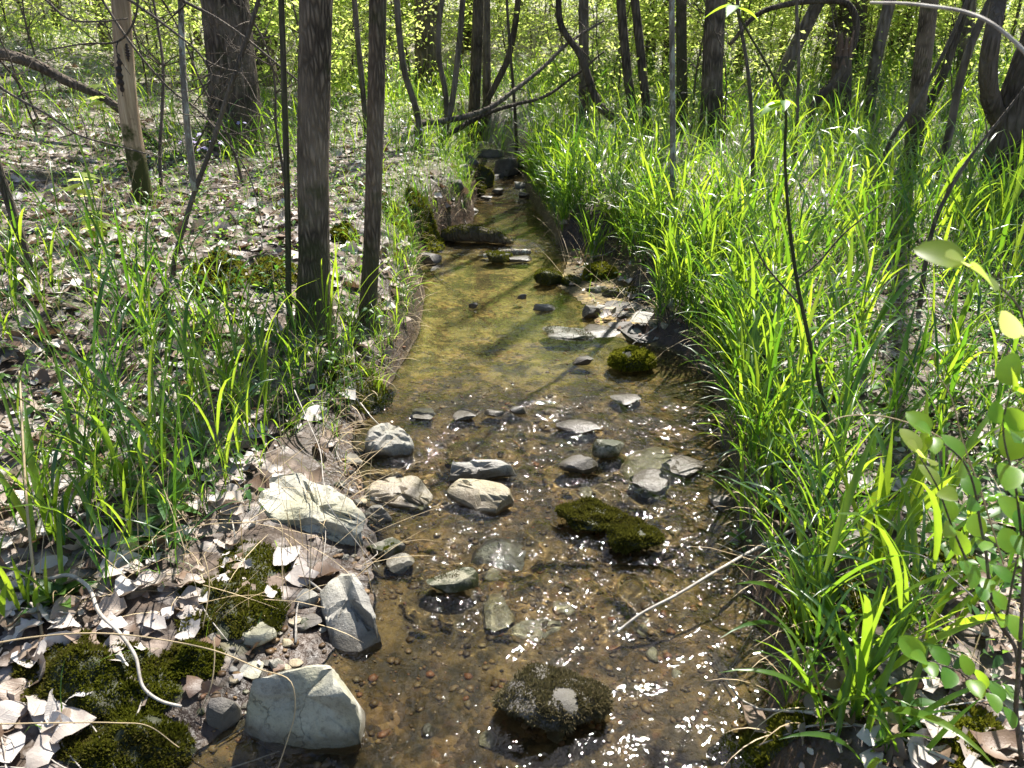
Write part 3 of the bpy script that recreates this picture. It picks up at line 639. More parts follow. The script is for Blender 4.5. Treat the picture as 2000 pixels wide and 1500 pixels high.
def slab(pts, kind, label, seed, inset=.0, zb=-.08, rough=.010, bulge=.012, moss=None, name='stone', wz=None, low=.012):
    """A stone from its rim as seen in the photograph, every rim point with its own height (px, py, z)."""
    R = np.array([at_z(a, b_, z) for a, b_, z in pts]); n = 72
    P = smooth_path(np.vstack([R, R[:1]]), n + 1)[:-1]
    L = R[np.r_[0:len(R), 0]]; seg = np.linalg.norm(np.diff(L, axis=0), axis=1); u = np.linspace(0, seg.sum(), n, endpoint=False); cs = np.r_[0, np.cumsum(seg)]
    lin = np.stack([np.interp(u, cs, L[:, q]) for q in range(3)], -1); P = lin
    c = P.mean(0); rings = []
    for f, dz in ((.55 - inset, zb), (.92 - inset, zb * .85), (1.0 - inset, zb * .4), (1.0 - inset * .6, -.034), (.985 - inset * .4, -.026), (1.015 - inset * .3, -.024), (1.01 - inset * .15, -.012), (1.0, 0), (.955, .002), (.87, .4 * bulge), (.74, .8 * bulge), (.5, bulge), (.28, bulge), (.1, bulge)):
        q = c + (P - c) * f
        if dz < -.02: q[:, 2] = np.minimum(P[:, 2] - .01, (c[2] + dz) if dz == zb or dz == zb * .85 else P[:, 2] + dz)
        else: q[:, 2] = c[2] + (P[:, 2] - c[2]) * min(1, f) + dz
        rings.append(q)
    V = np.stack(rings); m = len(rings)
    st = np.abs(fbm(V * np.array([9, 9, 9]) + seed, 3, seed + 9)); V[..., 2] -= low * (st < .06)
    rs = np.random.default_rng(seed); cc = V.reshape(-1, 3).mean(0); lo0, hi0 = V.reshape(-1, 3).min(0), V.reshape(-1, 3).max(0)
    for k in range(22):                              # broken facets
        nn = unit(rs.standard_normal(3) * np.array([1, 1, .7]) + [0, 0, .45]); dd = (V - cc) @ nn; lim = dd.max() * rs.uniform(.76, .94)
        V = V - (np.maximum(dd - lim, 0))[..., None] * nn
    lo1, hi1 = V.reshape(-1, 3).min(0), V.reshape(-1, 3).max(0); V = lo0 + (V - lo1) * (hi0 - lo0) / (hi1 - lo1)
    nz = np.stack([fbm(V * 14 + seed + 5 * k, 4, seed + k) for k in range(3)], -1); V = V + nz * rough * .8
    i = np.arange(m - 1)[:, None] * n; j = np.arange(n)[None]; jn = (j + 1) % n
    Q = np.stack([i + j, i + jn, i + n + jn, i + n + j], -1).reshape(-1, 4)
    V = np.vstack([V.reshape(-1, 3), V[-1].mean(0)]); a = len(V) - 1; jj = np.arange(n)
    T = np.stack([(m - 1) * n + jj, (m - 1) * n + (jj + 1) % n, jj * 0 + a], -1)
    base = np.array([c[0], c[1], V[:, 2].min()]); wz = water(c[1]) if wz is None else wz
    t = thing(name, label, 'stone', base)
    b_ = obj('stone_body', mesh('stone_body', V - base, [T, Q], rock_mat(kind, wz), sharp=24), t); b_.cycles.is_caustics_receiver = True
    if moss:
        tri = np.vstack([T, Q[:, [0, 1, 2]], Q[:, [0, 2, 3]]]); mm = moss_on(V, tri, moss[0], moss[1], moss[2], seed, moss[3], moss[4])
        if mm: q = MB(); q.add(*mm[:3], tint=mm[3]); o = obj('moss', q.mesh('moss', M[moss[1]], False, base), t); o['kind'] = 'stuff'
    else:                                            # one mesh: no need for an Empty
        b_.parent = None; b_.location = base; b_.name = name; tag(b_, t['label'], 'stone'); bpy.data.objects.remove(t); t = b_
        t.name = name
    STONES.append(t); return t

slab([(470, 1372, .075), (484, 1354, .10), (520, 1334, .125), (600, 1312, .145), (690, 1284, .165), (694, 1330, .15), (697, 1385, .115), (706, 1432, .02), (660, 1452, .0), (600, 1446, .01), (540, 1448, .0), (495, 1425, .005), (474, 1398, .03)],
     'pale', 'large pale angular stone with a pointed corner, lowest on the left shore', 3, -.04, -.10, .016, .02)
slab([(634, 1115, .11), (652, 1102, .13), (678, 1116, .14), (700, 1155, .135), (722, 1205, .10), (736, 1240, .05), (734, 1262, .0), (690, 1276, .0), (640, 1274, .0), (630, 1225, .05), (622, 1160, .085)],
     'grey', 'upright grey wedge stone above the large pale stone', 11, -.05, -.10, .014)
slab([(506, 940, .15), (528, 923, .16), (575, 925, .16), (628, 950, .155), (672, 985, .15), (712, 1022, .13), (702, 1034, .12), (655, 1010, .125), (600, 992, .13), (545, 992, .13), (512, 985, .135)],
     'pale', 'upper olive grey slab resting on another slab at the left shore', 17, .10, -.06, .012, .006)
slab([(509, 1003, .10), (545, 992, .115), (605, 1000, .115), (660, 1015, .11), (708, 1034, .10), (700, 1058, .07), (672, 1071, .05), (630, 1066, .05), (570, 1050, .06), (520, 1030, .08)],
     'pale', 'lower olive grey slab overhanging dark mud at the left shore', 23, .16, -.05, .012, .008)
slab([(713, 842, .13), (735, 824, .14), (775, 823, .14), (804, 838, .135), (808, 862, .105), (800, 876, .095), (760, 876, .095), (722, 870, .10)],
     'grey', 'blocky light grey stone standing alone at the left edge of the riffle', 31, .03, -.13, .010, .004)
slab([(704, 950, .055), (722, 930, .065), (765, 926, .065), (800, 935, .06), (838, 985, .035), (842, 1000, .02), (790, 985, .03), (740, 975, .035), (706, 975, .035)],
     'tan', 'flat wet tan stone just awash below the blocky grey stone', 37, 0, -.05, .008, .004)
slab([(877, 915, .075), (905, 902, .085), (960, 894, .09), (1010, 897, .085), (1000, 913, .07), (950, 921, .065), (900, 928, .055)],
     'grey', 'long thin flat stone, upper of two in midstream', 41, .02, -.07, .007, .004)
slab([(868, 945, .065), (890, 934, .08), (950, 936, .08), (985, 950, .075), (1005, 978, .055), (985, 990, .045), (940, 990, .035), (910, 972, .045)],
     'tan', 'flat ochre stone, lower of two in midstream', 43, .02, -.07, .007, .004)
slab([(698, 1000, .05), (725, 985, .065), (752, 990, .06), (765, 1012, .04), (740, 1022, .02), (712, 1025, .02)],
     'grey', 'small grey wedge beside the slabs, half in the water', 47, 0, -.05, .006, .003)
stone((708, 1040, 795, 1095), 'mossy', 'small rounded stone with a moss patch under the slabs', 53, .8, moss=(900, 'moss', .008, .2, .03))
stone((750, 1073, 812, 1120), 'grey', 'fist sized dark grey stone touching the moss patched one', 59, .8)
stone((824, 1100, 935, 1166), 'mossy', 'oblong stone with a moss fringe beside the shallow side pool', 61, .6, moss=(1500, 'moss_brown', .009, -.3, .0), yaw=.3)
stone((1078, 962, 1235, 1045), 'moss', 'dark mossy boulder in midstream, long left lump', 67, .7, moss=(7500, 'moss_dark', .014, -.5, -.01), round_=.05, rough=.16)
stone((1180, 1000, 1302, 1085), 'moss', 'mossy boulder in midstream with a brighter green crown, right lump', 71, .8, moss=(6500, 'moss_dark', .014, -.5, -.01), round_=.05, rough=.16)
stone((930, 1288, 1200, 1440), 'dark', 'large moss covered boulder in the water nearest the camera', 73, .62, moss=(15000, 'moss_brown', .012, -.5, -.01), round_=.1, rough=.09)
stone((1194, 670, 1284, 726), 'moss', 'round bright green moss cushion stone standing alone in the pool', 79, .8, moss=(7500, 'moss_bright', .02, -.4, .0), round_=.35, rough=.05)
stone((1092, 872, 1172, 928), 'dark', 'jagged dark stone beside the submerged ochre boulder', 83, .8, rough=.12)
stone((1158, 845, 1224, 900), 'mossy', 'speckled round stone behind the jagged dark one', 89, .8, moss=(1400, 'moss_brown', .007, .1, .01), round_=.1)
stone((1222, 858, 1392, 965), 'tan', 'broad ochre boulder washed over by the riffle on the right', 97, .85, rise=-.006, round_=.2, rough=.03, sink=.7)
stone((1088, 812, 1190, 846), 'dark', 'flat dark stone awash in the riffle below the pool', 101, .6, rough=.06)
stone((1060, 630, 1166, 664), 'mossy', 'low brown mossy stone at the right of the pool', 103, .7, moss=(1600, 'moss_brown', .009, 0, .0), rough=.08)
stone((1118, 688, 1164, 714), 'dark', 'small dark stone in the pool left of the green cushion', 107, .7)
stone((1138, 582, 1182, 624), 'dark', 'dark upright stone at the edge of the gravel bar', 109, .8)
stone((1034, 588, 1086, 608), 'grey', 'small grey stone breaking the pool surface', 113, .6)
stone((1140, 508, 1206, 556), 'moss', 'bright yellow green mossy boulder on the right bank of the upper pool', 127, .8, moss=(4500, 'moss_bright', .022, -.5, .0), round_=.25)
stone((1044, 518, 1112, 558), 'moss', 'dark mossy stone at the water below the tall grass clump', 131, .8, moss=(2200, 'moss', .015, -.2, .0))
stone((1098, 535, 1138, 560), 'moss', 'small mossy stone between the dark and the yellow green ones', 137, .8, moss=(1500, 'moss', .015, -.2, .0), round_=.2)
stone((1178, 550, 1266, 590), 'mossy', 'oblong tan stone with a mossy end on the gravel bar', 139, .7, moss=(1300, 'moss', .012, .3, .02))
stone((1228, 603, 1304, 634), 'grey', 'flat grey stone at the back of the gravel bar', 149, .8, 'g')
stone((1146, 553, 1192, 576), 'mossy', 'small flat pale stone beneath the yellow green boulder', 151, .7)
stone((1185, 620, 1240, 645), 'dark', 'small dark slab low on the gravel bar', 153, .7, 'g')
stone((812, 482, 862, 516), 'dark', 'dark stone under the left bank near the log', 157, .8)
stone((1010, 570, 1030, 585), 'dark', 'tiny wet stone in the middle of the pool', 163, .7)
stone((914, 585, 934, 602), 'dark', 'tiny dark stone in the left half of the pool', 167, .7)
stone((945, 795, 985, 815), 'dark', 'small dark stone at the lip of the riffle, left', 171, .7)
stone((995, 788, 1030, 808), 'dark', 'small dark stone at the lip of the riffle, middle', 173, .7)
stone((925, 1150, 1010, 1220), 'tan', 'brown stone awash below the moss fringed one', 179, .8, rise=-.02, sink=.6)
stone((960, 1155, 1150, 1262), 'tan', 'wide submerged boulder glittering in midstream', 181, .8, rise=-.05, sink=.85, round_=.2)
stone((920, 1045, 1065, 1110), 'dark', 'submerged dark slab between the flat stones and the mossy boulder', 183, .6, rise=-.03, sink=.85)
stone((568, 1145, 618, 1188), 'grey', 'small grey stone left of the upright wedge', 191, .8, 'g')
stone((460, 1212, 538, 1268), 'pale', 'flat pale flake on the left mud', 193, .8, 'g', cuts=12)
stone((445, 1294, 512, 1328), 'pale', 'small cream stone above the large pale one', 197, .7, 'g')
stone((520, 1278, 552, 1312), 'grey', 'little grey stone by the pointed corner of the large pale one', 199, .8, 'g')
stone((398, 1362, 462, 1432), 'dark', 'wet dark stone left of the large pale one', 211, .9, 'g')
stone((645, 880, 708, 912), 'grey', 'flat wet grey stone at the left waterline', 223, .7)
stone((560, 1195, 625, 1235), 'dark', 'dark damp stone in the mud left of the upright wedge', 227, .8, 'g')
stone((918, 318, 972, 372), 'moss', 'mossy boulder beside the upper cascade', 229, .8, 'g', moss=(2500, 'moss_bright', .02, -.3, None))
stone((960, 300, 1012, 350), 'dark', 'dark boulder under the root mass of the upper cascade', 233, .8, 'g')
stone((912, 352, 952, 378), 'moss', 'low mossy stone at the foot of the upper cascade', 239, .8, 'g', moss=(1200, 'moss', .02, -.3, None))
for k, (bx, kd) in enumerate([((885, 360, 915, 378), 'dark'), ((960, 362, 985, 380), 'dark'), ((1000, 350, 1030, 368), 'grey'), ((880, 395, 905, 412), 'dark'), ((915, 405, 935, 415), 'dark'), ((890, 330, 918, 350), 'grey'), ((1010, 372, 1035, 386), 'dark'), ((938, 380, 962, 390), 'dark')]):
    stone(bx, kd, 'small wet stone in the upper cascade', 241 + k, .8, group='small stones of the upper cascade', name='cascade_stone')
for k, (bx, kd, lb) in enumerate([((890, 300, 935, 325), 'dark', 'left dark ledge stone at the stream head'), ((930, 285, 985, 312), 'dark', 'broad dark ledge closing the stream head'), ((975, 318, 1020, 345), 'dark', 'dark ledge stone under the right bank of the cascade'), ((880, 318, 915, 345), 'grey', 'pale wet ledge left of the cascade'), ((940, 335, 985, 358), 'dark', 'dark step in the middle of the cascade'), ((1000, 300, 1040, 335), 'moss', 'mossy ledge at the right of the stream head'), ((870, 345, 905, 368), 'dark', 'dark angular stone at the left foot of the cascade'), ((905, 270, 960, 290), 'grey', 'grey ledge above the cascade')]):
    stone(bx, kd, lb, 900 + k, .9, 'g', rough=.06, moss=(800, 'moss', .02, .2, None) if kd == 'moss' else None)
for k, (bx, kd, lb) in enumerate([((1185, 588, 1300, 622), 'dark', 'broad flat ledge at the back of the gravel bar'), ((1210, 638, 1335, 672), 'dark', 'long low ledge along the front of the gravel bar'), ((1135, 634, 1225, 662), 'dark', 'dark wet shelf at the pool end of the gravel bar'), ((1255, 560, 1320, 590), 'mossy', 'tilted mottled stone under the right bank above the gravel bar'),
                                   ((1300, 885, 1395, 935), 'dark', 'dark wet slab where the riffle meets the right bank'), ((1235, 920, 1320, 960), 'dark', 'low dark stone below the ochre boulder'), ((1385, 955, 1440, 1000), 'dark', 'dark stone tucked under the right bank'), ((800, 800, 850, 822), 'dark', 'low dark stone at the left end of the riffle lip'), ((880, 800, 930, 822), 'dark', 'flat dark stone in the left half of the riffle lip'), ((1195, 770, 1260, 792), 'dark', 'flat dark stone in the right half of the riffle lip')]):
    stone(bx, kd, lb, 950 + k, 1.0, 'g' if k in (0, 1, 3) else None, rough=.05, hmin=.3)
# loose cobbles of the gravel bar and the left shore
cob = [(rng.uniform(1150, 1330), rng.uniform(575, 680), rng.uniform(14, 34), 'bar') for k in range(22)] + [(rng.uniform(380, 640), rng.uniform(1180, 1480), rng.uniform(14, 34), 'mud') for k in range(44)] + [(rng.uniform(640, 720), rng.uniform(880, 1100), rng.uniform(12, 26), 'mud') for k in range(14)]
for k, (a, b_, s_, wh) in enumerate(cob):
    stone((a - s_ / 2, b_ - s_ * .7, a + s_ / 2, b_), ('grey', 'dark', 'tan', 'dark', 'mossy')[k % 5], 'small cobble lying on the gravel bar by the pool' if wh == 'bar' else 'small cobble in the mud of the left shore', 300 + k, .8, 'g', group='cobbles of the gravel bar' if wh == 'bar' else 'cobbles on the left mud', name='cobble')
for k, (a, b_) in enumerate([(rng.uniform(760, 1440), rng.uniform(830, 1490)) for q in range(18)]):
    s_ = rng.uniform(25, 60); stone((a - s_ / 2, b_ - s_ * .6, a + s_ / 2, b_), ('tan', 'dark', 'tan', 'tan')[k % 4], 'submerged cobble on the bed of the riffle', 420 + k, .85, rise=-.02 + .0 * s_, sink=.0, group='submerged cobbles of the riffle', name='cobble', lift=-.03, round_=.15)

# moss mounds of the banks
def mound(box, label, seed, mm='moss', hgt=.06, n=5000, ln=.014):
    """A low, ragged cushion of moss following the ground."""
    x0, y0, x1, y1 = box
    c = hit((x0 + x1) / 2, (y0 + y1) / 2); wd = (x1 - x0) / FPX * np.hypot(c[1], CAM_H - c[2]) * 1.1
    a = hit((x0 + x1) / 2, y0)[1]; b_ = hit((x0 + x1) / 2, y1)[1]; dp = min(abs(a - b_) * 1.1, 1.5 * wd)
    m = 46; u, v = np.meshgrid(np.linspace(-1, 1, m), np.linspace(-1, 1, m)); x = c[0] + u * wd / 2; y = c[1] + v * dp / 2
    rr = np.sqrt(u * u + v * v) + .55 * n2(x + seed, y, 3.2 / max(wd, .15) * .35 + 4, 3, seed); dome = np.clip(1 - rr, 0, 1) ** .6
    z = ground(x, y) + hgt * dome * (.75 + .9 * n2(x, y, 18, 3, seed + 3)) - .006 - .02 * (rr > 1)
    P = np.stack([x, y, z], -1).reshape(-1, 3); i = np.arange(m - 1)[:, None] * m; j = np.arange(m - 1)[None]
    Q = np.stack([i + j, i + j + 1, i + m + j + 1, i + m + j], -1).reshape(-1, 4)
    ok = rr.ravel() < .98; Q = Q[ok[Q].any(1)]; T = np.vstack([Q[:, [0, 1, 2]], Q[:, [0, 2, 3]]]); T = T[ok[T].all(1)]
    used = np.unique(Q); idx = np.zeros(len(P), int); idx[used] = np.arange(len(used))
    base = np.array([c[0], c[1], c[2]]); t = thing('moss_mound', label, 'moss', base)
    obj('mound', mesh('mound', P[used] - base, idx[Q], rock_mat('moss', -1)), t)
    mo = moss_on(P, T, n, mm, ln, seed, -.5)
    q = MB(); q.add(*mo[:3], tint=mo[3]); o = obj('moss', q.mesh('moss', M[mm], False, base), t); o['kind'] = 'stuff'
mound((350, 1125, 545, 1245), 'green moss mound on the left shore above the mud', 1, hgt=.05, n=8000)
mound((40, 1245, 345, 1400), 'large dark moss mound crossed by the grey stick', 2, hgt=.07, n=11000)
mound((150, 1395, 355, 1510), 'moss mound in the lower left corner', 3, hgt=.06, n=8000)
mound((325, 1255, 425, 1320), 'small moss hummock beside the crossed dry stalks', 4, hgt=.05, n=3500)
mound((430, 1060, 560, 1130), 'shaded moss strip under the slabs', 5, hgt=.02, n=3000)
mound((375, 490, 472, 610), 'mossy hump left of the saplings on the left bank', 6, 'moss_bright', .16, 5500, .018)
mound((492, 512, 578, 565), 'yellow moss cushion beside the large trunk', 7, 'moss_bright', .08, 3500, .018)
mound((1400, 1432, 1545, 1510), 'bright moss cushion at the bottom right waterline', 8, 'moss_bright', .05, 6000, .014)
mound((1800, 1380, 1960, 1500), 'moss patch beneath the round leaved shrub', 9, 'moss_bright', .03, 4000, .014)
mound((650, 410, 705, 520), 'moss hump behind the large trunk', 10, 'moss_bright', .12, 3500, .02)
mound((740, 390, 800, 470), 'moss hump behind the slimmer trunk', 12, 'moss_bright', .12, 3500, .02)
mound((800, 400, 868, 480), 'mossy overhang of the left bank above the log', 13, 'moss_bright', .14, 4000, .022)
mound((640, 700, 760, 800), 'moss slope at the left waterline below the tufts', 14, 'moss', .03, 4500, .014)
mound((180, 455, 245, 485), 'moss patch in the pale leaf litter', 15, 'moss_bright', .05, 1800, .016)
mound((1560, 1120, 1720, 1260), 'shaded moss on the right bank behind the grass tufts', 16, 'moss', .03, 5000, .014)
mound((1750, 1060, 1900, 1140), 'sunny moss patch right of the wide blades', 17, 'moss_bright', .03, 3500, .014)

# ------------------------------------------------------------------ landmarks, so that labels can say what a thing lies beside
LMK = [(q, hit(a, b_)) for q, a, b_ in (
    ('the large pale angular stone', 585, 1400), ('the upright grey wedge stone', 680, 1230), ('the olive grey slabs', 600, 1020), ('the blocky grey stone', 760, 870), ('the green shore moss mound', 445, 1190), ('the moss mound under the grey stick', 190, 1330),
    ('the lower left corner moss', 250, 1460), ('the left wide bladed tuft', 110, 1060), ('the lance leaved herb', 330, 1010), ('the bright rosette at the left edge', 110, 1190), ('the dense arching left tuft', 245, 940), ('the slender straw stalk tuft', 170, 800), ('the bent tipped straw stalk', 372, 760), ('the sapling curving out at the left edge', 62, 560), ('the pale snag', 285, 420),
    ('the forked bare sapling', 338, 550), ('the mossy hump', 425, 600), ('the yellow moss cushion', 535, 560), ('the thick nearest trunk', 616, 645), ('the slimmer trunk', 722, 640), ('the drooping tuft above the slabs', 560, 860), ('the maple seedlings', 185, 490), ('the left waterline tuft', 735, 765),
    ('the green stemmed sapling', 1640, 935), ('the wide upright blades', 1700, 1110), ('the arching right tuft', 1595, 1255), ('the bottom right moss cushion', 1470, 1460), ('the round leaved shrub', 1900, 1300), ('the fanning right tuft', 1440, 850), ('the pale tuft near the right edge', 1930, 900), ('the dense tuft over the pool', 1400, 700), ('the bright blades in the right litter', 1850, 760),
    ('the yellow green boulder', 1173, 552), ('the oblong tan stone', 1222, 588), ('the dark upright stone', 1160, 620), ('the green cushion stone', 1240, 722), ('the mossy midstream boulders', 1190, 1070), ('the nearest mossy boulder', 1065, 1430), ('the wide submerged boulder', 1055, 1230), ('the jagged dark stone', 1130, 920), ('the two flat midstream stones', 940, 970))]
LMX = np.array([p[:2] for _, p in LMK])
def beside(x, y): return LMK[int(np.argmin(((LMX - np.array([x, y])) ** 2).sum(1)))][0]
for o in list(bpy.data.objects):
    if o.name.split('.')[0] == 'cobble':
        cw = o.active_material.name.split('_')[1] if o.active_material else 'grey'
        o['label'] = '%s cobble %s near %s' % ({'grey': 'grey', 'dark': 'dark wet', 'tan': 'brown', 'mossy': 'olive mottled', 'pale': 'pale'}.get(cw, cw), 'under water' if 'submerged' in o['label'] else 'lying', beside(o.location[0], o.location[1]))
TRK = [('the left edge', 0), ('the pale snag', 240), ('the broad old trunk', 450), ('the thick nearest trunk', 612), ('the slimmer trunk', 735), ('the slender pair of trunks', 875), ('the twisted dark trunk', 990), ('the straight grey trunk', 1140), ('the two dark leaning trunks', 1240), ('the pale mottled stem', 1313), ('the thick light brown trunk', 1393), ('the hooped stem', 1540), ('the broken stub', 1645), ('the leaning double trunk', 1718), ('the tall rough trunk', 1800), ('the dark trunk at the right edge', 1980)]
def behind(x, y):
    px = 1000 + FPX * x / (y * .95); return min(TRK, key=lambda q: abs(q[1] - px))[0]

# ------------------------------------------------------------------ trees
def trunk_path(pts, Y, top=None, n=60, sinkin=.12):
    """Pixels of a stem (from its foot upwards) on the upright plane at distance Y, continued up to height top."""
    P = np.array([at_y(a, b_, Y) for a, b_ in pts]); z0 = gz(P[0, 0], Y)
    P[0, 2] = min(P[0, 2], z0); P = np.vstack([[P[0, 0], Y, z0 - sinkin], P]) if P[0, 2] > z0 - sinkin + .02 else P
    if top is not None and P[-1, 2] < top:
        d = unit(P[-1] - P[-2]); d = unit(d * np.array([.7, 1, 1])); dz = top - P[-1, 2]
        for f in (.33, .66, 1.0):
            q = P[len(P) - 1] + d * (dz / 3 / max(d[2], .5)); q[0] += .05 * rng.standard_normal(); q[1] += .15 * rng.standard_normal(); P = np.vstack([P, q]); d = unit(d * np.array([.8, .8, 1]))
    return smooth_path(P, n)
LF = LEAF_FAR
def leaf_cloud(mb, centers, spread, per, size, up=.5, seed=0, near=False):
    r = np.random.default_rng(seed); c = np.repeat(np.asarray(centers, float), per, 0); n = len(c)
    pos = c + r.standard_normal((n, 3)) * spread
    a = r.uniform(0, 6.283, n); fwd = np.stack([np.cos(a), np.sin(a), -.25 + .4 * r.standard_normal(n)], -1)
    F = frames(fwd, unit(np.array([0, 0, 1.]) + up * r.standard_normal((n, 3))))
    sh = leaf_shape(.5, .15, .2, 4) if near else LF
    V, T, Q, A = scatter(*sh, pos, F, size * r.uniform(.55, 1.25, n), r.random(n)); mb.add(V, T, Q, A)
def grow(mb, P0, d0, L, R, depth, tips, r, ns=4, seg=6, curl=.25, up=.12):
    P = [np.asarray(P0, float)]; d = unit(d0)
    for k in range(seg):
        d = unit(d + curl * r.standard_normal(3) * .5 + np.array([0, 0, up])); P.append(P[-1] + d * L / seg)
    P = np.array(P); V, T, Q = tube(P, np.linspace(R, R * .35, len(P)), ns); mb.add(V, T, Q)
    if depth == 0: tips.append(P); return
    for k in range(r.integers(2, 4) + (depth > 1)):
        q = r.uniform(.35, .95); i_ = int(q * seg); b_ = unit(unit(P[min(i_ + 1, seg)] - P[i_]) + .9 * r.standard_normal(3) * np.array([1, 1, .5]))
        grow(mb, P[i_], b_, L * r.uniform(.45, .7), R * .5, depth - 1, tips, r, ns, max(3, seg - 1), curl, up * .6)
    tips.append(P[seg // 2:])
# three crowns shared by the tall trees (unit: metres, origin where the crown leaves the trunk)
CROWNS = []
for s_ in range(3):
    r = np.random.default_rng(900 + s_); lim = MB(); tips = []
    for k in range(9):
        a = k * 2.4 + r.uniform(-.4, .4); grow(lim, (0, 0, k * .42), (math.cos(a), math.sin(a), .55), r.uniform(1.4, 2.6), .035, 2, tips, r)
    lv = MB(); pts = np.concatenate([t[::2] for t in tips]); pts = pts[r.permutation(len(pts))[:130]]
    leaf_cloud(lv, pts, .16, 4, .075, .8, 31 + s_)
    CROWNS.append((lim.mesh('limbs', M['bark_far']), lv.mesh('crown', M['young'], False)))
def tree(name, label, pts, w_px, mat, base=None, Y=None, top=9.0, taper=.55, crown=None, ns=14, bump=0., group=None, seed=0, n=60, flare=.35, cat='tree', crown_at=.62, cs=1.0, fs=20., leafy=0):
    b0 = hit(*(base or pts[0])) if Y is None else None
    Y = b0[1] if Y is None else Y
    P = trunk_path(pts, Y, top, n); foot = np.array([P[0, 0], Y, gz(P[0, 0], Y)])
    D = math.hypot(Y, CAM_H - foot[2]); r0 = w_px / FPX * D * .5 * .88
    h = np.linspace(0, 1, len(P)); zz = P[:, 2] - foot[2]
    R = r0 * (1 - taper * h) * (1 + flare * np.exp(-np.maximum(zz, 0) / (r0 * 2.2)))
    if top is not None: R = np.maximum(R, .006)
    t = thing(name, label, cat, foot, group=group)
    V, T, Q = tube(P, R, ns, bump, seed, fs); q = MB(); q.add(V, T, Q); obj('trunk', q.mesh('trunk', M[mat], True, foot), t)
    if crown is not None and (Y > 12.5 or w_px > 80):
        for k, f in enumerate((crown_at,)):
            i_ = int(f * (len(P) - 1)); lm, lv = CROWNS[(crown + k) % 3]; rz = rng.uniform(0, 6.28)
            sc_ = cs * rng.uniform(.9, 1.15)
            obj('limbs', lm, t, P[i_] - foot, (0, 0, rz), (sc_,) * 3); obj('crown', lv, t, P[i_] - foot, (0, 0, rz), (sc_,) * 3)
    return t, P, foot, R
def add_limb(t, foot, pts, r0, r1, mat, n=30, ns=7, name='branch', kids=0, seed=1):
    P = smooth_path(np.asarray(pts, float), n); mb = MB(); V, T, Q = tube(P, np.linspace(r0, r1, n), ns, .12, seed, 30); mb.add(V, T, Q)
    r = np.random.default_rng(seed)
    for k in range(kids):
        i_ = int(r.uniform(.15, .95) * (n - 1)); d = unit(np.gradient(P, axis=0)[i_]) + .8 * r.standard_normal(3) * np.array([1, .5, 1]); L = r.uniform(.08, .4)
        tp = [P[i_]]; d = unit(d)
        for q in range(4): d = unit(d + .25 * r.standard_normal(3)); tp.append(tp[-1] + d * L / 4)
        V, T, Q = tube(smooth_path(tp, 7), np.linspace(max(r1, r0 * .3), .0012, 7), 4); mb.add(V, T, Q)
    return obj(name, mb.mesh(name, M[mat], True, foot), t)

# main trunks, from their pixels in the photograph
tree('tree', 'thick straight trunk standing nearest, on the left bank', [(616, 640), (613, 480), (612, 300), (614, 150), (617, 0)], 62, 'bark', top=10, ns=44, n=230, bump=.07, crown=0, seed=3, fs=55, flare=.45, taper=.3)
tree('tree', 'slimmer trunk leaning slightly right, beside the thick nearest one', [(720, 632), (726, 480), (733, 250), (738, 0)], 34, 'bark', top=8.5, ns=32, n=200, bump=.07, crown=1, seed=4, fs=70, taper=.35, flare=.45)
tree('tree', 'broad furrowed old trunk behind the pale snag', [(462, 285), (455, 150), (438, 0)], 88, 'bark_big', base=(462, 292), top=13, ns=44, n=200, bump=.10, crown=2, seed=5, fs=22, flare=.3, cs=1.5, taper=.4)
tree('sapling', 'thin straight sapling just left of the thick nearest trunk', [(568, 640), (562, 420), (556, 200), (549, 0)], 13, 'bark_moss', top=5.5, ns=10, n=80, bump=.04, taper=.5)
t, P, foot, R = tree('sapling', 'forked bare sapling in front of the pale snag and the old trunk', [(338, 540), (360, 440), (381, 372), (412, 290), (440, 200), (478, 90), (505, 0)], 11, 'twig', top=4.5, ns=8, n=80, taper=.6)
Y0 = foot[1]
add_limb(t, foot, [at_y(381, 372, Y0), at_y(372, 300, Y0), at_y(362, 200, Y0), at_y(356, 100, Y0 + .05), at_y(352, -60, Y0 + .1), at_y(345, -300, Y0 + .2)], .016, .008, 'bark_pale')
t, P, foot, R = tree('snag', 'pale barkless dead snag with a long dark rotten split', [(285, 408), (268, 320), (252, 220), (243, 120), (236, 0)], 38, 'snag', base=(285, 405), top=3.2, ns=26, n=140, bump=.06, flare=.12, taper=.2, cat='dead tree', fs=18)
Ys = foot[1]
for pxs, rs_ in (([(232, 105), (234, 128), (233, 140), (238, 165), (241, 188)], .011), ([(247, 85), (250, 105), (251, 120)], .006)):
    hp = np.array([at_y(a_, b_, Ys - R[60] * (.97 if a_ < 245 else .9)) for a_, b_ in pxs])
    mbh = MB(); V, T, Q = tube(smooth_path(hp, 24), rs_ * (.35 + np.sin(np.linspace(.15, 3.0, 24))) * (1 + .35 * np.sin(np.arange(24) * 1.7)), 7, .5, 3, 60); mbh.add(V, T, Q); obj('rotten_split', mbh.mesh('rotten_split', M['hollow'], True, foot), t)
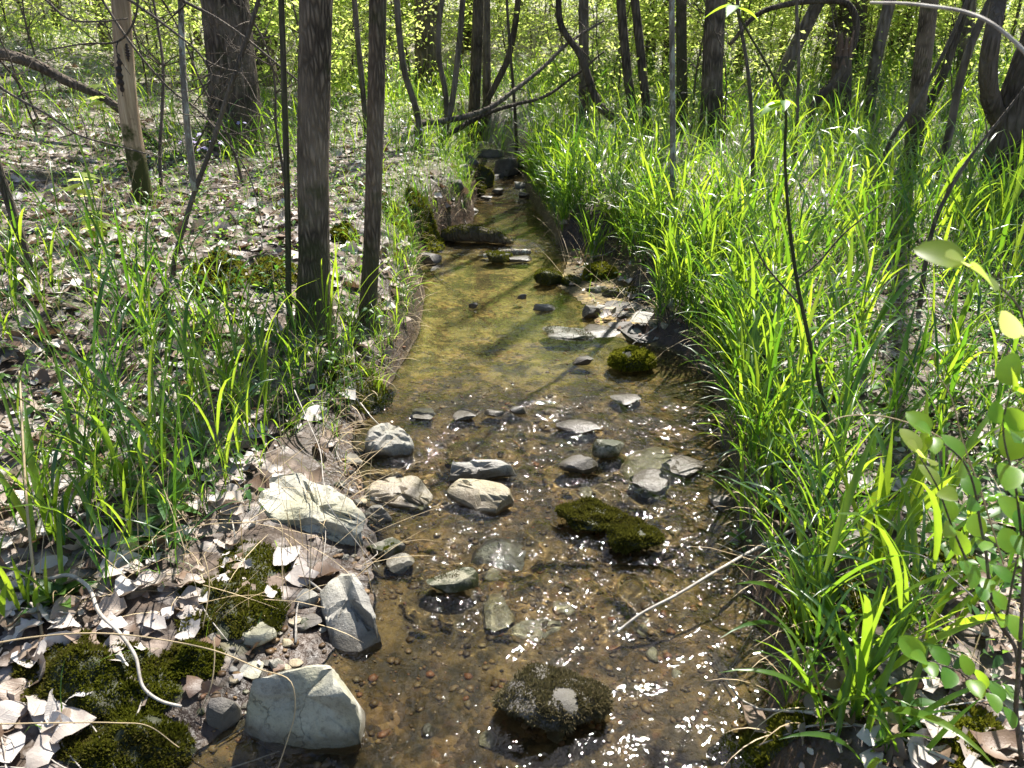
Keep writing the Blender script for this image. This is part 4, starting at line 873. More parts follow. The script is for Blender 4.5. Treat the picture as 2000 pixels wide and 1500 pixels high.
# leaning sapling at the left edge whose long bare branches reach back into the frame
t, P, foot, R = tree('sapling', 'grey sapling curving out of the left edge, its long bare branches reaching back in', [(62, 548), (45, 480), (20, 400), (-5, 325), (-30, 200), (-40, 60)], 20, 'twig', top=3.4, ns=12, n=90, bump=.05, taper=.5)
Yb = foot[1]; S0 = P[55]; S1 = P[70]
for k, (ps, r0, kids) in enumerate([
        ([(-20, -60), (90, 0), (130, 35), (190, 42), (250, 36)], .012, 5),
        ([(60, -120), (265, 8), (330, 55), (395, 112), (412, 140), (378, 205)], .014, 8),
        ([(120, -160), (345, -5), (430, 40), (480, 75), (545, 128), (600, 172), (640, 205), (650, 212), (634, 222)], .014, 10),
        ([(-60, 100), (0, 170), (40, 195), (90, 222), (150, 262), (230, 285), (315, 308)], .011, 6),
        ([(200, -150), (268, 18), (258, 50), (236, 78), (170, 85), (88, 98)], .010, 5),
        ([(120, -160), (245, 70), (300, 140), (345, 185), (375, 205), (420, 250), (480, 330), (515, 450)], .008, 8)]):
    Yk = Yb + .15 * (k % 3) - .1
    q = [S0 if k == 3 else S1] + [at_y(a, b_, Yk) for a, b_ in ps]
    add_limb(t, foot, q, r0, .0025, 'twig', 60, 7, 'branch', kids, 70 + k)
# fallen trunk upper left
Yf = hit(100, 215)[1] - .8; q = np.array([at_y(-60, 100, Yf), at_y(0, 105, Yf), at_y(60, 122, Yf), at_y(130, 158, Yf), at_y(200, 190, Yf)]); q = np.vstack([q, [q[-1, 0] + .35, Yf + .1, gz(q[-1, 0] + .35, Yf) + .02]])
qf = smooth_path(q, 50); base = np.array([qf[-1, 0], Yf, gz(qf[-1, 0], Yf)]); mb = MB(); V, T, Q = tube(qf, np.linspace(.045, .024, 50), 16, .12, 8, 14); mb.add(V, T, Q)
tag(obj('log', mb.mesh('log', M['bark_dark'], True, base), None, base), 'dark fallen trunk slanting down from the upper left edge', 'log')

far = [  # label, pixels from the foot upwards, width, bark, crown
    ('slim grey trunk just behind the slimmer near trunk', [(716, 250), (708, 170), (700, 90), (692, 0)], 13, 'bark_far', 0, (716, 268)),
    ('thin trunk bending right above the left bank grass', [(822, 305), (815, 222), (790, 140), (780, 70), (775, 0)], 15, 'bark_far', 1, (822, 300)),
    ('slender curved trunk, right of a pair at the head of the stream', [(860, 282), (878, 225), (893, 120), (900, 50), (904, 0)], 14, 'bark_far', None, (860, 285)),
    ('dark slender trunk, left of a pair at the head of the stream', [(872, 268), (870, 180), (857, 110), (858, 40), (864, 0)], 13, 'bark_dark', None, (872, 272)),
    ('dark twisted trunk rooted on the mound above the cascade', [(936, 275), (945, 215), (968, 165), (990, 120), (1006, 50), (1012, 0)], 15, 'bark_dark', 2, (936, 276)),
    ('pencil thin upright stem right of the twisted dark trunk', [(1009, 292), (1003, 180), (996, 90), (990, 0)], 8, 'bark_dark', None, (1009, 296)),
    ('straight grey trunk rising behind the right bank, pale at its foot', [(1139, 250), (1140, 120), (1140, 0)], 23, 'bark_far', 0, (1139, 255)),
    ('leaning trunk, left of two dark ones right of the grey trunk', [(1238, 258), (1225, 140), (1212, 0)], 21, 'bark_dark', 1, (1238, 262)),
    ('leaning trunk, right of two dark ones right of the grey trunk', [(1264, 258), (1254, 130), (1240, 0)], 20, 'bark_dark', 2, (1264, 262)),
    ('slim lichen mottled pale stem in the right bank grass', [(1314, 440), (1314, 300), (1313, 150), (1312, 0)], 13, 'bark_pale', None, (1314, 470)),
    ('mossy dark trunk behind the pale mottled stem', [(1333, 240), (1331, 120), (1331, 0)], 25, 'bark_moss', 0, (1333, 262)),
    ('thick light brown trunk in the middle of the right terrace', [(1388, 268), (1391, 150), (1398, 0)], 47, 'bark_big', 1, (1388, 272)),
    ('dark trunk leaning right behind the thick light brown one', [(1505, 200), (1540, 120), (1580, 40), (1600, 0)], 30, 'bark_dark', 2, (1500, 240)),
    ('leaning double trunk between the broken stub and the right hand trees', [(1698, 200), (1712, 110), (1738, 0)], 27, 'bark_far', 0, (1698, 240)),
    ('tall rough trunk in the right hand grass with a wide foot', [(1780, 335), (1790, 220), (1803, 110), (1816, 0)], 38, 'bark', 1, (1780, 345)),
    ('slim leaning stem crossing in front of the tall rough trunk', [(1706, 390), (1740, 275), (1790, 200), (1835, 120), (1890, 0)], 10, 'twig', None, (1706, 400)),
    ('grey leaning trunk right of the tall rough one', [(1818, 372), (1852, 270), (1872, 170), (1895, 90), (1935, 0)], 18, 'bark_far', None, (1815, 385)),
    ('upright sapling in the sunny grass of the right terrace', [(1466, 405), (1470, 290), (1462, 150), (1440, 0)], 9, 'twig', None, (1466, 420)),
    ('thin dark sapling left of the broken stub', [(1552, 318), (1558, 200), (1560, 100), (1556, 0)], 8, 'bark_dark', None, (1552, 330)),
]
far_rec = {}
for k, (lb, ps, wpx, mt, cr, bs) in enumerate(far):
    far_rec[k] = tree('tree' if wpx > 12 else 'sapling', lb, ps, wpx * .9, mt if k % 3 else mt.replace('bark_dark', 'bark_far'), base=bs, top=rng.uniform(8, 11) if wpx > 12 else 4.2, ns=18 if wpx > 18 else 10, n=80, bump=.06, crown=cr, seed=50 + k, taper=.45, flare=.3, fs=24)
# big tree at the right edge with its side stem
t, P, foot, R = tree('tree', 'dark leaning trunk with a side stem at the right edge', [(1948, 420), (1965, 300), (1990, 200), (2040, 60), (2080, -60)], 74, 'bark_dark', base=(1945, 425), top=9, ns=36, n=160, bump=.08, crown=0, seed=77, taper=.4, fs=24, flare=.25)
Yt = foot[1]; add_limb(t, foot, [at_y(1958, 245, Yt), at_y(1938, 205, Yt - .05), at_y(1930, 130, Yt - .1), at_y(1940, 60, Yt - .1), at_y(1950, 0, Yt), at_y(1955, -200, Yt)], .055, .03, 'bark_dark', 50, 12, 'side_stem', 0, 78)
# broken stub with a splintered top
bs = hit(1632, 262); Yq = bs[1]; P = smooth_path([[bs[0], Yq, bs[2] - .1], at_y(1634, 240, Yq), at_y(1642, 160, Yq), at_y(1646, 110, Yq)], 60)
t = thing('broken_trunk', 'broken trunk stub with a splintered reddish top on the right terrace', 'dead tree', bs); mb = MB(); V, T, Q = tube(P, np.linspace(.15, .085, 60), 20, .1, 6, 18); mb.add(V, T, Q); obj('trunk', mb.mesh('trunk', M['bark_dark'], True, bs), t)
mb = MB()
for k in range(7):
    a = k * .9; q = P[-1] + np.array([math.cos(a), math.sin(a), 0]) * .06; V, T, Q = tube(smooth_path([q - [0, 0, .12], q + [.01, 0, .1], q + [.02 * math.cos(a), 0, rng.uniform(.12, .26)]], 8), np.linspace(.045, .004, 8), 5, .2, k, 30); mb.add(V, T, Q)
obj('splintered_top', mb.mesh('splintered_top', M['rotwood'], True, bs), t)
# arching and diagonal stems
def stem(name, label, pts, Y, r0, r1, mat, cat, root=True, dY=0., kids=0, seed=5, n=70):
    q = [at_y(a, b_, Y + dY * k / max(1, len(pts) - 1)) for k, (a, b_) in enumerate(pts)]
    if root: q = [np.array([q[0][0], q[0][1], gz(q[0][0], q[0][1]) - .08])] + q if q[0][2] > gz(q[0][0], q[0][1]) else q
    base = np.array([q[0][0], q[0][1], gz(q[0][0], q[0][1])]); t = thing(name, label, cat, base)
    add_limb(t, base, q, r0, r1, mat, n, 10, 'stem', kids, seed); return t
stem('bent_tree', 'dark stem arching over like a hoop above the broken stub', [(1592, 205), (1650, 130), (1668, 80), (1672, 40), (1655, 8), (1600, 2), (1540, 8), (1480, 28), (1425, 88)], hit(1590, 250)[1], .05, .02, 'bark_dark', 'tree')
stem('bent_sapling', 'dark snaking stem curving down to the right bank', [(1218, 256), (1170, 205), (1152, 160), (1132, 105), (1096, 50), (1092, -40), (1090, -200)], hit(1218, 262)[1] - .3, .05, .02, 'bark_dark', 'tree', kids=4)
stem('leaning_sapling', 'long stem leaning right from the thin bending trunk across the stream head', [(818, 246), (870, 236), (950, 214), (1010, 172), (1060, 132), (1110, 84), (1180, 40)], hit(822, 300)[1] + .15, .035, .012, 'bark_far', 'sapling', True, 1.0, 6)
stem('leaning_sapling', 'lower diagonal stem rising right from the head of the stream', [(862, 278), (895, 252), (950, 222), (1010, 203), (1060, 190), (1120, 150), (1180, 100)], hit(862, 288)[1] + .1, .03, .008, 'bark_dark', 'sapling', True, .6, 6)
stem('leaning_sapling', 'reddish dark stem leaning right beyond the tall rough trunk', [(1810, 215), (1840, 150), (1868, 70), (1890, 0), (1920, -100)], hit(1800, 300)[1] + 1, .05, .03, 'bark_dark', 'sapling')
stem('fallen_branch', 'fallen dark branch slanting against the broken stub', [(1590, 205), (1625, 165), (1650, 130)], Yq - .3, .045, .03, 'bark_dark', 'branch')
stem('bare_sapling', 'thin bare stem leaning up right at the right edge in the grass', [(1840, 400), (1900, 300), (1960, 225), (2010, 160)], 3.6, .012, .005, 'twig', 'sapling', kids=3)

# hillside trees further back
r = np.random.default_rng(55); cnt = 0
HT = []
for lb, x0, x1, y0, y1, nn in (('slender trunk on the far left hillside', -11, -2.5, 11, 20, 16), ('slender trunk on the slope behind the stream head', -3, 3, 14.5, 22, 12), ('slender trunk in the far right woods', 2.5, 16, 13.5, 26, 52), ('', -6, 9, 10.5, 14, 18)):
    for k in range(nn):
        x, y = r.uniform(x0, x1), r.uniform(y0, y1); rr = r.uniform(.02, .085) if r.random() < .8 else r.uniform(.12, .2); z = gz(x, y); hh = r.uniform(7, 11); ln_ = r.normal(0, .07, 2)
        base = np.array([x, y, z]); P = smooth_path([base - [0, 0, .15], base + [ln_[0] * hh * .3 + r.normal(0, .1), ln_[1] * hh * .3, hh * .33], base + [ln_[0] * hh * .7 + r.normal(0, .15), ln_[1] * hh * .7, hh * .68], base + [ln_[0] * hh, ln_[1] * hh, hh]], 36)
        t = thing('hillside_tree', '%s distant trunk seen beside %s, %s' % ('thin' if rr < .07 else 'medium' if rr < .12 else 'stout', behind(x, y), 'far up the slope' if y > 18 else 'lower on the slope'), 'tree', base, group='trees of the far woods'); mb = MB(); V, T, Q = tube(P, rr * np.linspace(1.1, .4, 36), 9, .06, k, 20); mb.add(V, T, Q)
        obj('trunk', mb.mesh('trunk', M[('bark_far', 'bark_dark', 'bark_far', 'bark_moss')[k % 4]], True, base), t)
        if r.random() < .15:
            lm, lv = CROWNS[k % 3]; rz = r.uniform(0, 6.28); obj('limbs', lm, t, P[22] - base, (0, 0, rz)); obj('crown', lv, t, P[22] - base, (0, 0, rz))

# understorey saplings in fresh leaf: six shapes, copied
UND = []
for s_ in range(6):
    r = np.random.default_rng(1200 + s_); st = MB(); tips = []; hh = r.uniform(2.2, 3.6)
    P = [np.zeros(3)]; d = np.array([0, 0, 1.])
    for k in range(10): d = unit(d + .12 * r.standard_normal(3) + [0, 0, .15]); P.append(P[-1] + d * hh / 10)
    P = np.array(P); V, T, Q = tube(smooth_path(P, 24), np.linspace(.016, .004, 24), 5); st.add(V, T, Q)
    for k in range(16):
        i_ = r.integers(2, 10); a = r.uniform(0, 6.28); grow(st, P[i_], (math.cos(a), math.sin(a), r.uniform(.1, .6)), r.uniform(.4, 1.0) * (1.15 - i_ * .05), .006, 1, tips, r, 3, 5, .3, .05)
    lv = MB(); pts = np.concatenate(tips); pts = pts[r.permutation(len(pts))[:300]]
    leaf_cloud(lv, pts, .07, 5, .066, .5, 61 + s_)
    UND.append((st.mesh('stem', M['twig']), lv.mesh('crown', M['young'], False)))
r = np.random.default_rng(77); spots = []
zones = [('leafy sapling on the left hillside', -9, -1.6, 8.0, 17, 62), ('leafy sapling on the slope behind the stream head', -2.6, 3.2, 11.2, 19, 62), ('leafy sapling in the right hand woods', 3, 14, 10, 22, 100)]
for lb, x0, x1, y0, y1, nn in zones:
    for k in range(nn):
        x, y = r.uniform(x0, x1), y0 + (y1 - y0) * r.random() ** .8
        if abs(x / y) > .78: x = r.uniform(-.75, .75) * y if x0 < 0 and x1 > 0 else math.copysign(r.uniform(.12, .75) * y, x)
        xl_, xr_ = edges(np.array([y])); 
        if xl_[0] - .3 < x < xr_[0] + .3 and y < 13: continue
        st, lv = UND[r.integers(0, 6)]; s1 = r.uniform(.7, 1.25); b_ = (x, y, gz(x, y) - .03); t = thing('understorey_sapling', '%s fresh leaved sapling seen beside %s, %s' % ('tall' if s1 > 1.05 else 'small' if s1 < .85 else 'middling', behind(x, y), 'nearer' if y < 11.5 else 'midway' if y < 15 else 'farther back'), 'sapling', b_, (0, 0, r.uniform(0, 6.28)), 'fresh leaved understorey saplings'); t.scale = (s1,) * 3
        obj('stem', st, t); obj('crown', lv, t)
r = np.random.default_rng(90)
for k in range(80):
    y = r.uniform(4.8, 15); x = r.uniform(-.72, .72) * y
    if inside(x, np.array([y]), .5)[0] or (x > 0 and y < 7.5): continue
    st, lv = UND[k % 6]; s1 = r.uniform(.45, .85); t = thing('bare_sapling', '%s leafless twiggy stem beside %s, %s' % ('tall' if s1 > .7 else 'short', behind(x, y), 'in the near litter' if y < 7.5 else 'further back'), 'sapling', (x, y, gz(x, y) - .02), (r.normal(0, .12), r.normal(0, .12), r.uniform(0, 6.28)), 'bare twiggy stems'); t.scale = (s1,) * 3
    obj('stem', st, t)
mb = MB(); r = np.random.default_rng(89); n = 8600; cyy = 9.0 + 13 * r.random(n) ** .9; cx = r.uniform(-.75, .75, n) * cyy; k = ~inside(cx, cyy, .4) | (cyy > 13); cx, cyy = cx[k], cyy[k]
leaf_cloud(mb, np.stack([cx, cyy, ground(cx, cyy) + .05 + 3.4 * r.random(len(cx)) ** 1.3 * np.clip((cyy - 8) / 5, .15, 1)], -1), .19, 13, .058, .6, 6)
tag(obj('shrubbery', mb.mesh('shrubbery', M['young'], False)), 'low fresh green brush over the rising slopes', 'brush', kind='stuff')
# distant wood beyond: one mass of leaf and stem
mb = MB(); r = np.random.default_rng(88); n = 1000
cx = r.uniform(-20, 24, n); cyy = r.uniform(16, 36, n); cz = ground(cx, cyy) + r.uniform(.2, 4.2, n)
leaf_cloud(mb, np.stack([cx, cyy, cz], -1), .7, 26, .095, .8, 5)
tag(obj('forest', mb.mesh('forest', M['young'], False)), 'distant fresh green woodland filling the slope behind', 'forest', kind='stuff')

# ------------------------------------------------------------------ leaf litter
DL = [dead_leaf_shape(k) for k in range(9)]
DLO = [dead_leaf_shape(k, 6, ((-1, 0), (0, 0), (1, 1))) for k in range(9)]
DLM = []
for k, (V, T, Q) in enumerate(DL):
    for tn in (.1, .55): DLM.append(mesh('dead_leaf', V, Q, M['dead_big'], True, np.full(len(V), tn)))
def lie(r, x, y, tilt=.3):
    e = .02; nx = -(ground(x + e, y) - ground(x - e, y)) / (2 * e); ny = -(ground(x, y + e) - ground(x, y - e)) / (2 * e)
    up = unit(np.stack([nx, ny, np.ones_like(nx)], -1) + tilt * r.standard_normal((len(x), 3))); a = r.uniform(0, 6.283, len(x))
    return frames(np.stack([np.cos(a), np.sin(a), 0 * a], -1), up)
r = np.random.default_rng(500)
zl = [('big pale curled dead leaf in the lower left corner', [(0, 1500), (170, 1310)], 12, .085, .15), ('bleached dead leaf on the near left bank among the grass', [(0, 1260), (470, 640)], 110, .05, .10),
      ('grey dead leaf in the litter between sapling and snag', [(0, 640), (340, 380)], 70, .06, .12), ('crumpled dead leaf around the mossy humps', [(300, 560), (570, 400)], 26, .06, .11),
      ('dead leaf caught by the slabs and left mud', [(240, 1190), (560, 890)], 10, .045, .08), ('dead leaf under the right bank grass', [(1480, 1200), (1990, 640)], 44, .05, .11), ('dry leaf on the left slope beside the stream', [(560, 1000), (720, 640)], 20, .04, .07)]
ML = [o_ for o_ in DLM]
nl = 0
for lb, ((a0, b0), (a1, b1)), nn, s0, s1 in zl:
    for k in range(nn):
        p = hit(r.uniform(a0, a1), r.uniform(b1, b0))
        if inside(p[0], np.array([p[1]]), float(np.interp(p[1], [1, 1.6, 2.0, 2.5, 3], [.30, .26, .3, .34, .04])))[0]: continue
        F = lie(r, np.array([p[0]]), np.array([p[1]]), .42)[0]; s_ = r.uniform(s0, s1)
        o = obj('dead_leaf', DLM[r.integers(0, len(DLM))], None); o.matrix_world = Matrix.Translation((p[0], p[1], p[2] + .008 + .012 * r.random())) @ Matrix(F.tolist()).to_4x4() @ Matrix.Scale(s_, 4)
        tag(o, '%s dead leaf lying near %s' % ('large curled' if s_ > .09 else 'medium sized' if s_ > .065 else 'small bleached', beside(p[0], p[1])), 'dead leaf', 'large dead leaves of the litter'); nl += 1
# a reddish curled leaf at the bottom right waterline
p = hit(1470, 1425); o = obj('dead_leaf', DLM[4], None); o.matrix_world = Matrix.Translation((p[0], p[1], p[2] + .03)) @ Matrix.Rotation(1.3, 4, 'Z') @ Matrix.Rotation(.7, 4, 'X') @ Matrix.Scale(.14, 4)
tag(o, 'curled brown leaf hanging over the moss cushion at the bottom right', 'dead leaf')
mb = MB()
n = 15000; yy = .9 + 12 * r.random(n) ** 1.5; xx = r.uniform(-.72, .72, n) * (yy + .6); xx[:5200] = -np.abs(xx[:5200])
xl_, xr_ = edges(yy); k = ~((xx > xl_ - np.interp(yy, [1, 1.6, 2.0, 2.5, 3], [.34, .32, .36, .36, .05])) & (xx < xr_ + .04) & (r.random(len(xx)) < .86)) & ~inside(xx, yy, .05) & ~((yy < 2.3) & (xx < 0) & (r.random(len(xx)) < .55)); xx, yy = xx[k], yy[k]; n = len(xx)
zz = ground(xx, yy); F = lie(r, xx, yy, .55); si = (.02 + .085 * r.random(n) ** 1.8) * np.where(xx < 0, 1.15, .9)
for q in range(9):
    m = np.arange(n) % 9 == q; V, T, Q, A = scatter(*DLO[q], np.stack([xx, yy, zz + .004 + .012 * r.random(n)], -1)[m], F[m], si[m], r.random(m.sum())); mb.add(V, T, Q, A)
tag(obj('leaf_litter', mb.mesh('leaf_litter', M['dead'])), 'bleached and brown dead leaves strewn over both banks', 'leaf litter', kind='stuff')
mb = MB(); r = np.random.default_rng(501)
for k in range(700):
    y = 1.1 + 9 * r.random() ** 1.3; x = r.uniform(-.75, .75) * (y + .5)
    if inside(x, np.array([y]), -.02)[0]: continue
    a = r.uniform(0, 6.28); L = r.uniform(.06, .4); d = np.array([math.cos(a), math.sin(a)]); q = np.array([[x, y], [x + d[0] * L * .5 + r.normal(0, .02), y + d[1] * L * .5], [x + d[0] * L, y + d[1] * L]])
    z = ground(q[:, 0], q[:, 1]) + .01 + .02 * r.random(3); V, T, Q = tube(smooth_path(np.c_[q, z], 6), np.linspace(.003, .001, 6) * r.uniform(.6, 1.6), 4); mb.add(V, T, Q)
tag(obj('twig_litter', mb.mesh('twig_litter', M['grey_stick'])), 'fine dry twigs scattered over the litter', 'twigs', kind='stuff')

# ------------------------------------------------------------------ grass
def plants(r, x, y, hgt, nb, Lr, Wr, tin, fold, nseg, mb, lean=(.15, .65), bend=(.4, 1.7)):
    """Leafy grass shoots: an upright culm with alternating blades."""
    if mb is MBG:                                   # about a third belongs to a darker, bluer grass
        k = r.random(len(x)) < .34; x, y, hgt = np.asarray(x), np.asarray(y), np.asarray(hgt)
        plants(r, x[k], y[k], hgt[k] * .9, nb, Lr, (Wr[0] * .7, Wr[1] * .8), .45, fold, nseg, MBD, (.1, .9), (.5, 2.0)); x, y, hgt = x[~k], y[~k], hgt[~k]
    k = ~((x > -1.45) & (x < -.62) & (y > 3.2) & (y < 4.25) & (hgt > .19)); x, y, hgt = np.asarray(x)[k], np.asarray(y)[k], np.asarray(hgt)[k]   # the trunks' feet stay clear
    n = len(x); z = ground(x, y) - .01; h = hgt
    laz = r.uniform(0, 6.283, n); ll = np.abs(r.normal(0, .18, n)); tn = np.clip(tin - .06 + .34 * r.standard_normal(n), 0, 1)
    V, T, Q, A = blades(np.stack([x, y, z], -1), laz, h * 1.05, .0035 + .0 * h, ll * .5, ll, 3, False, 0, tn * .7); mb.add(V, T, Q, A)
    for k in range(nb):
        f = (k + .3 + .5 * r.random(n)) / nb * .85; a = laz * 0 + r.uniform(0, 6.283, n) + (k % 2) * math.pi
        off = np.stack([np.cos(laz) * np.sin(ll * .6) * h * f, np.sin(laz) * np.sin(ll * .6) * h * f, h * f * np.cos(ll * .5)], -1)
        L = r.uniform(*Lr, n) * np.clip(h / .3, .5, 1.5); W = r.uniform(*Wr, n) * np.clip(h / .3, .6, 1.3)
        V, T, Q, A = blades(np.stack([x, y, z], -1) + off, a, L, W, r.uniform(*lean, n), r.uniform(*bend, n), nseg, fold, r.normal(0, .5, n), np.clip(tn + .2 * r.standard_normal(n), 0, 1)); mb.add(V, T, Q, A)
def scatter_xy(r, n, x0, x1, y0, y1, clump=.5, seed=0, thr=0., avoid=.02):
    x = r.uniform(x0, x1, n); y = r.uniform(y0, y1, n); xl_, xr_ = edges(y)
    k = ~((x > xl_ - avoid) & (x < xr_ + avoid) & (y < 9.9)) & (n2(x, y, 1.6, 2, seed) > thr + clump * (r.random(n) - .5)) & (np.abs(x) < .74 * y + .5)
    return x[k], y[k]
r = np.random.default_rng(600); MBG = MB(); MBD = MB(); mb = MBG
bar_ = lambda y: np.interp(y, [3.55, 3.95, 4.4, 5.2, 5.9, 6.2], [0, .12, .50, .48, .30, 0])
# right bank: a band of tall shoots along the edge, then the terrace
y = 1.3 + 7.7 * r.random(900) ** .8; x = edges(y)[1] + bar_(y) + .02 + np.abs(r.normal(0, .16, 900)); plants(r, x, y, r.uniform(.16, .44, 900), 5, (.14, .32), (.006, .015), .5, True, 6, mb, (.08, .6), (.25, 1.6))
x, y = scatter_xy(r, 2500, .5, 4.2, 1.2, 5.0, .5, 61, -.06, .05); k = (x > edges(y)[1] + bar_(y) + .05) & (r.random(len(x)) < np.interp(y, [1.2, 2.2, 3], [.25, .5, .95])); x, y = x[k], y[k]
plants(r, x, y, r.uniform(.14, .46, len(x)), 4, (.14, .34), (.007, .018), .55, True, 5, mb, (.06, .5), (.2, 1.3))
x, y = scatter_xy(r, 7000, .2, 9.5, 4.4, 12.8, .5, 62, -.12, .05); k = x > edges(y)[1] + bar_(y) + .05; x, y = x[k], y[k]
plants(r, x, y, r.uniform(.18, .52, len(x)) , 4, (.16, .36), (.007, .014), .62, False, 4, mb)
x = r.uniform(-1.6, 1.2, 420); y = r.uniform(9.7, 13, 420); plants(r, x, y, r.uniform(.2, .5, 420), 4, (.18, .36), (.007, .014), .6, False, 4, mb)   # growth closing over the head of the stream
# left bank
x, y = scatter_xy(r, 820, -2.3, -.3, 1.75, 3.7, .5, 63, .0); k = x < edges(y)[0] - np.interp(y, [1.7, 2.6, 3.2], [.55, .3, .05]); x, y = x[k], y[k]; plants(r, x, y, r.uniform(.14, .46, len(x)), 4, (.15, .36), (.005, .013), .5, True, 5, mb, (.08, .5), (.25, 1.4))
y = 2.7 + 6.4 * r.random(560); x = edges(y)[0] - .03 - np.abs(r.normal(0, .18, 560)); plants(r, x, y, r.uniform(.08, .30, 560), 4, (.12, .24), (.004, .009), .5, True, 5, mb)
x, y = scatter_xy(r, 4200, -7, -.3, 5.8, 13, .6, 64, -.12); k = (x > -3.0) | (r.random(len(x)) < .5); x, y = x[k], y[k]; plants(r, x, y, r.uniform(.14, .38, len(x)), 4, (.14, .3), (.006, .012), .6, False, 4, mb)
x, y = scatter_xy(r, 800, -5, -.6, 3.4, 7, .5, 65, .16); plants(r, x, y, r.uniform(.08, .24, len(x)), 4, (.10, .22), (.004, .008), .55, False, 4, mb)
tag(obj('grass', mb.mesh('grass', M['grass'], True)), 'lush fresh grass covering the banks of the stream', 'grass', kind='stuff')
tag(obj('grass', MBD.mesh('grass', M['grass_dark'], True)), 'darker narrow bladed grass mixed into the bank growth', 'grass', kind='stuff')
# fine sedge, sprouts and low broad leaved herbs between the grass
mb = MB(); n = 5200
x, y = scatter_xy(r, n, -6, 7, 1.2, 11, .9, 66, -.1); m = len(x)
V, T, Q, A = blades(np.stack([x, y, ground(x, y)], -1), r.uniform(0, 6.28, m), r.uniform(.06, .2, m), .0028, r.uniform(.1, .9, m), r.uniform(.3, 1.4, m), 4, False, 0, r.random(m)); mb.add(V, T, Q, A)
tag(obj('sedge', mb.mesh('sedge', M['grass'], True)), 'fine short sedge blades between the litter', 'grass', kind='stuff')
mb = MB(); n = 3400
y = np.concatenate([1.3 + 5.0 * r.random(2200), 5 + 8 * r.random(3000), 2.1 + 4.5 * r.random(1100)]); x = np.concatenate([r.uniform(.3, 1, 2200) * .75 * (y[:2200] + .3), r.uniform(-.75, .75, 3000) * y[2200:5200], r.uniform(-1, -.25, 1100) * .72 * y[5200:]]); k = ~inside(x, y, np.interp(y, [2.6, 3], [.38, .1])) & (n2(x, y, 1.2, 2, 68) > -.25); x, y = x[k], y[k]
c = np.stack([x, y, ground(x, y) + r.uniform(.02, .16, len(x))], -1); leaf_cloud(mb, c, .035, 4, .036, .4, 71, near=True)
tag(obj('undergrowth', mb.mesh('undergrowth', M['forb'], True)), 'low broad leaved seedlings and herbs in the grass', 'herbs', kind='stuff')
# dry straw of last year
mb = MB(); n = 4600; y = 1.2 + 7 * r.random(n) ** 1.1; x = r.uniform(-.75, .75, n) * (y + .4); k = ~inside(x, y, .0) & (n2(x, y, 1.5, 2, 69) > -.1); x, y = x[k], y[k]; m = len(x)
V, T, Q, A = blades(np.stack([x, y, ground(x, y)], -1), r.uniform(0, 6.28, m), r.uniform(.1, .46, m), .0026, r.uniform(.05, 1.45, m), r.uniform(0, 1.0, m), 4, False, 0, r.random(m)); mb.add(V, T, Q, A)
# dead grass hanging over the right bank's edge
n = 380; y = 1.3 + 7.5 * r.random(n); x = edges(y)[1] + bar_(y) + r.uniform(.02, .12, n); V, T, Q, A = blades(np.stack([x, y, ground(x, y)], -1), math.pi + r.normal(0, .7, n), r.uniform(.08, .24, n), .003, r.uniform(.4, 1.2, n), r.uniform(.8, 2.0, n), 5, False, 0, r.random(n)); mb.add(V, T, Q, A)
n = 260; y = 2.3 + 6.2 * r.random(n); x = edges(y)[0] - r.uniform(.02, .14, n); V, T, Q, A = blades(np.stack([x, y, ground(x, y)], -1), r.normal(0, .7, n), r.uniform(.08, .24, n), .003, r.uniform(.4, 1.2, n), r.uniform(.8, 2.0, n), 5, False, 0, r.random(n)); mb.add(V, T, Q, A)
tag(obj('dry_grass', mb.mesh('dry_grass', M['straw'], True)), 'dry straw coloured grass of last year on the banks', 'dry grass', kind='stuff')

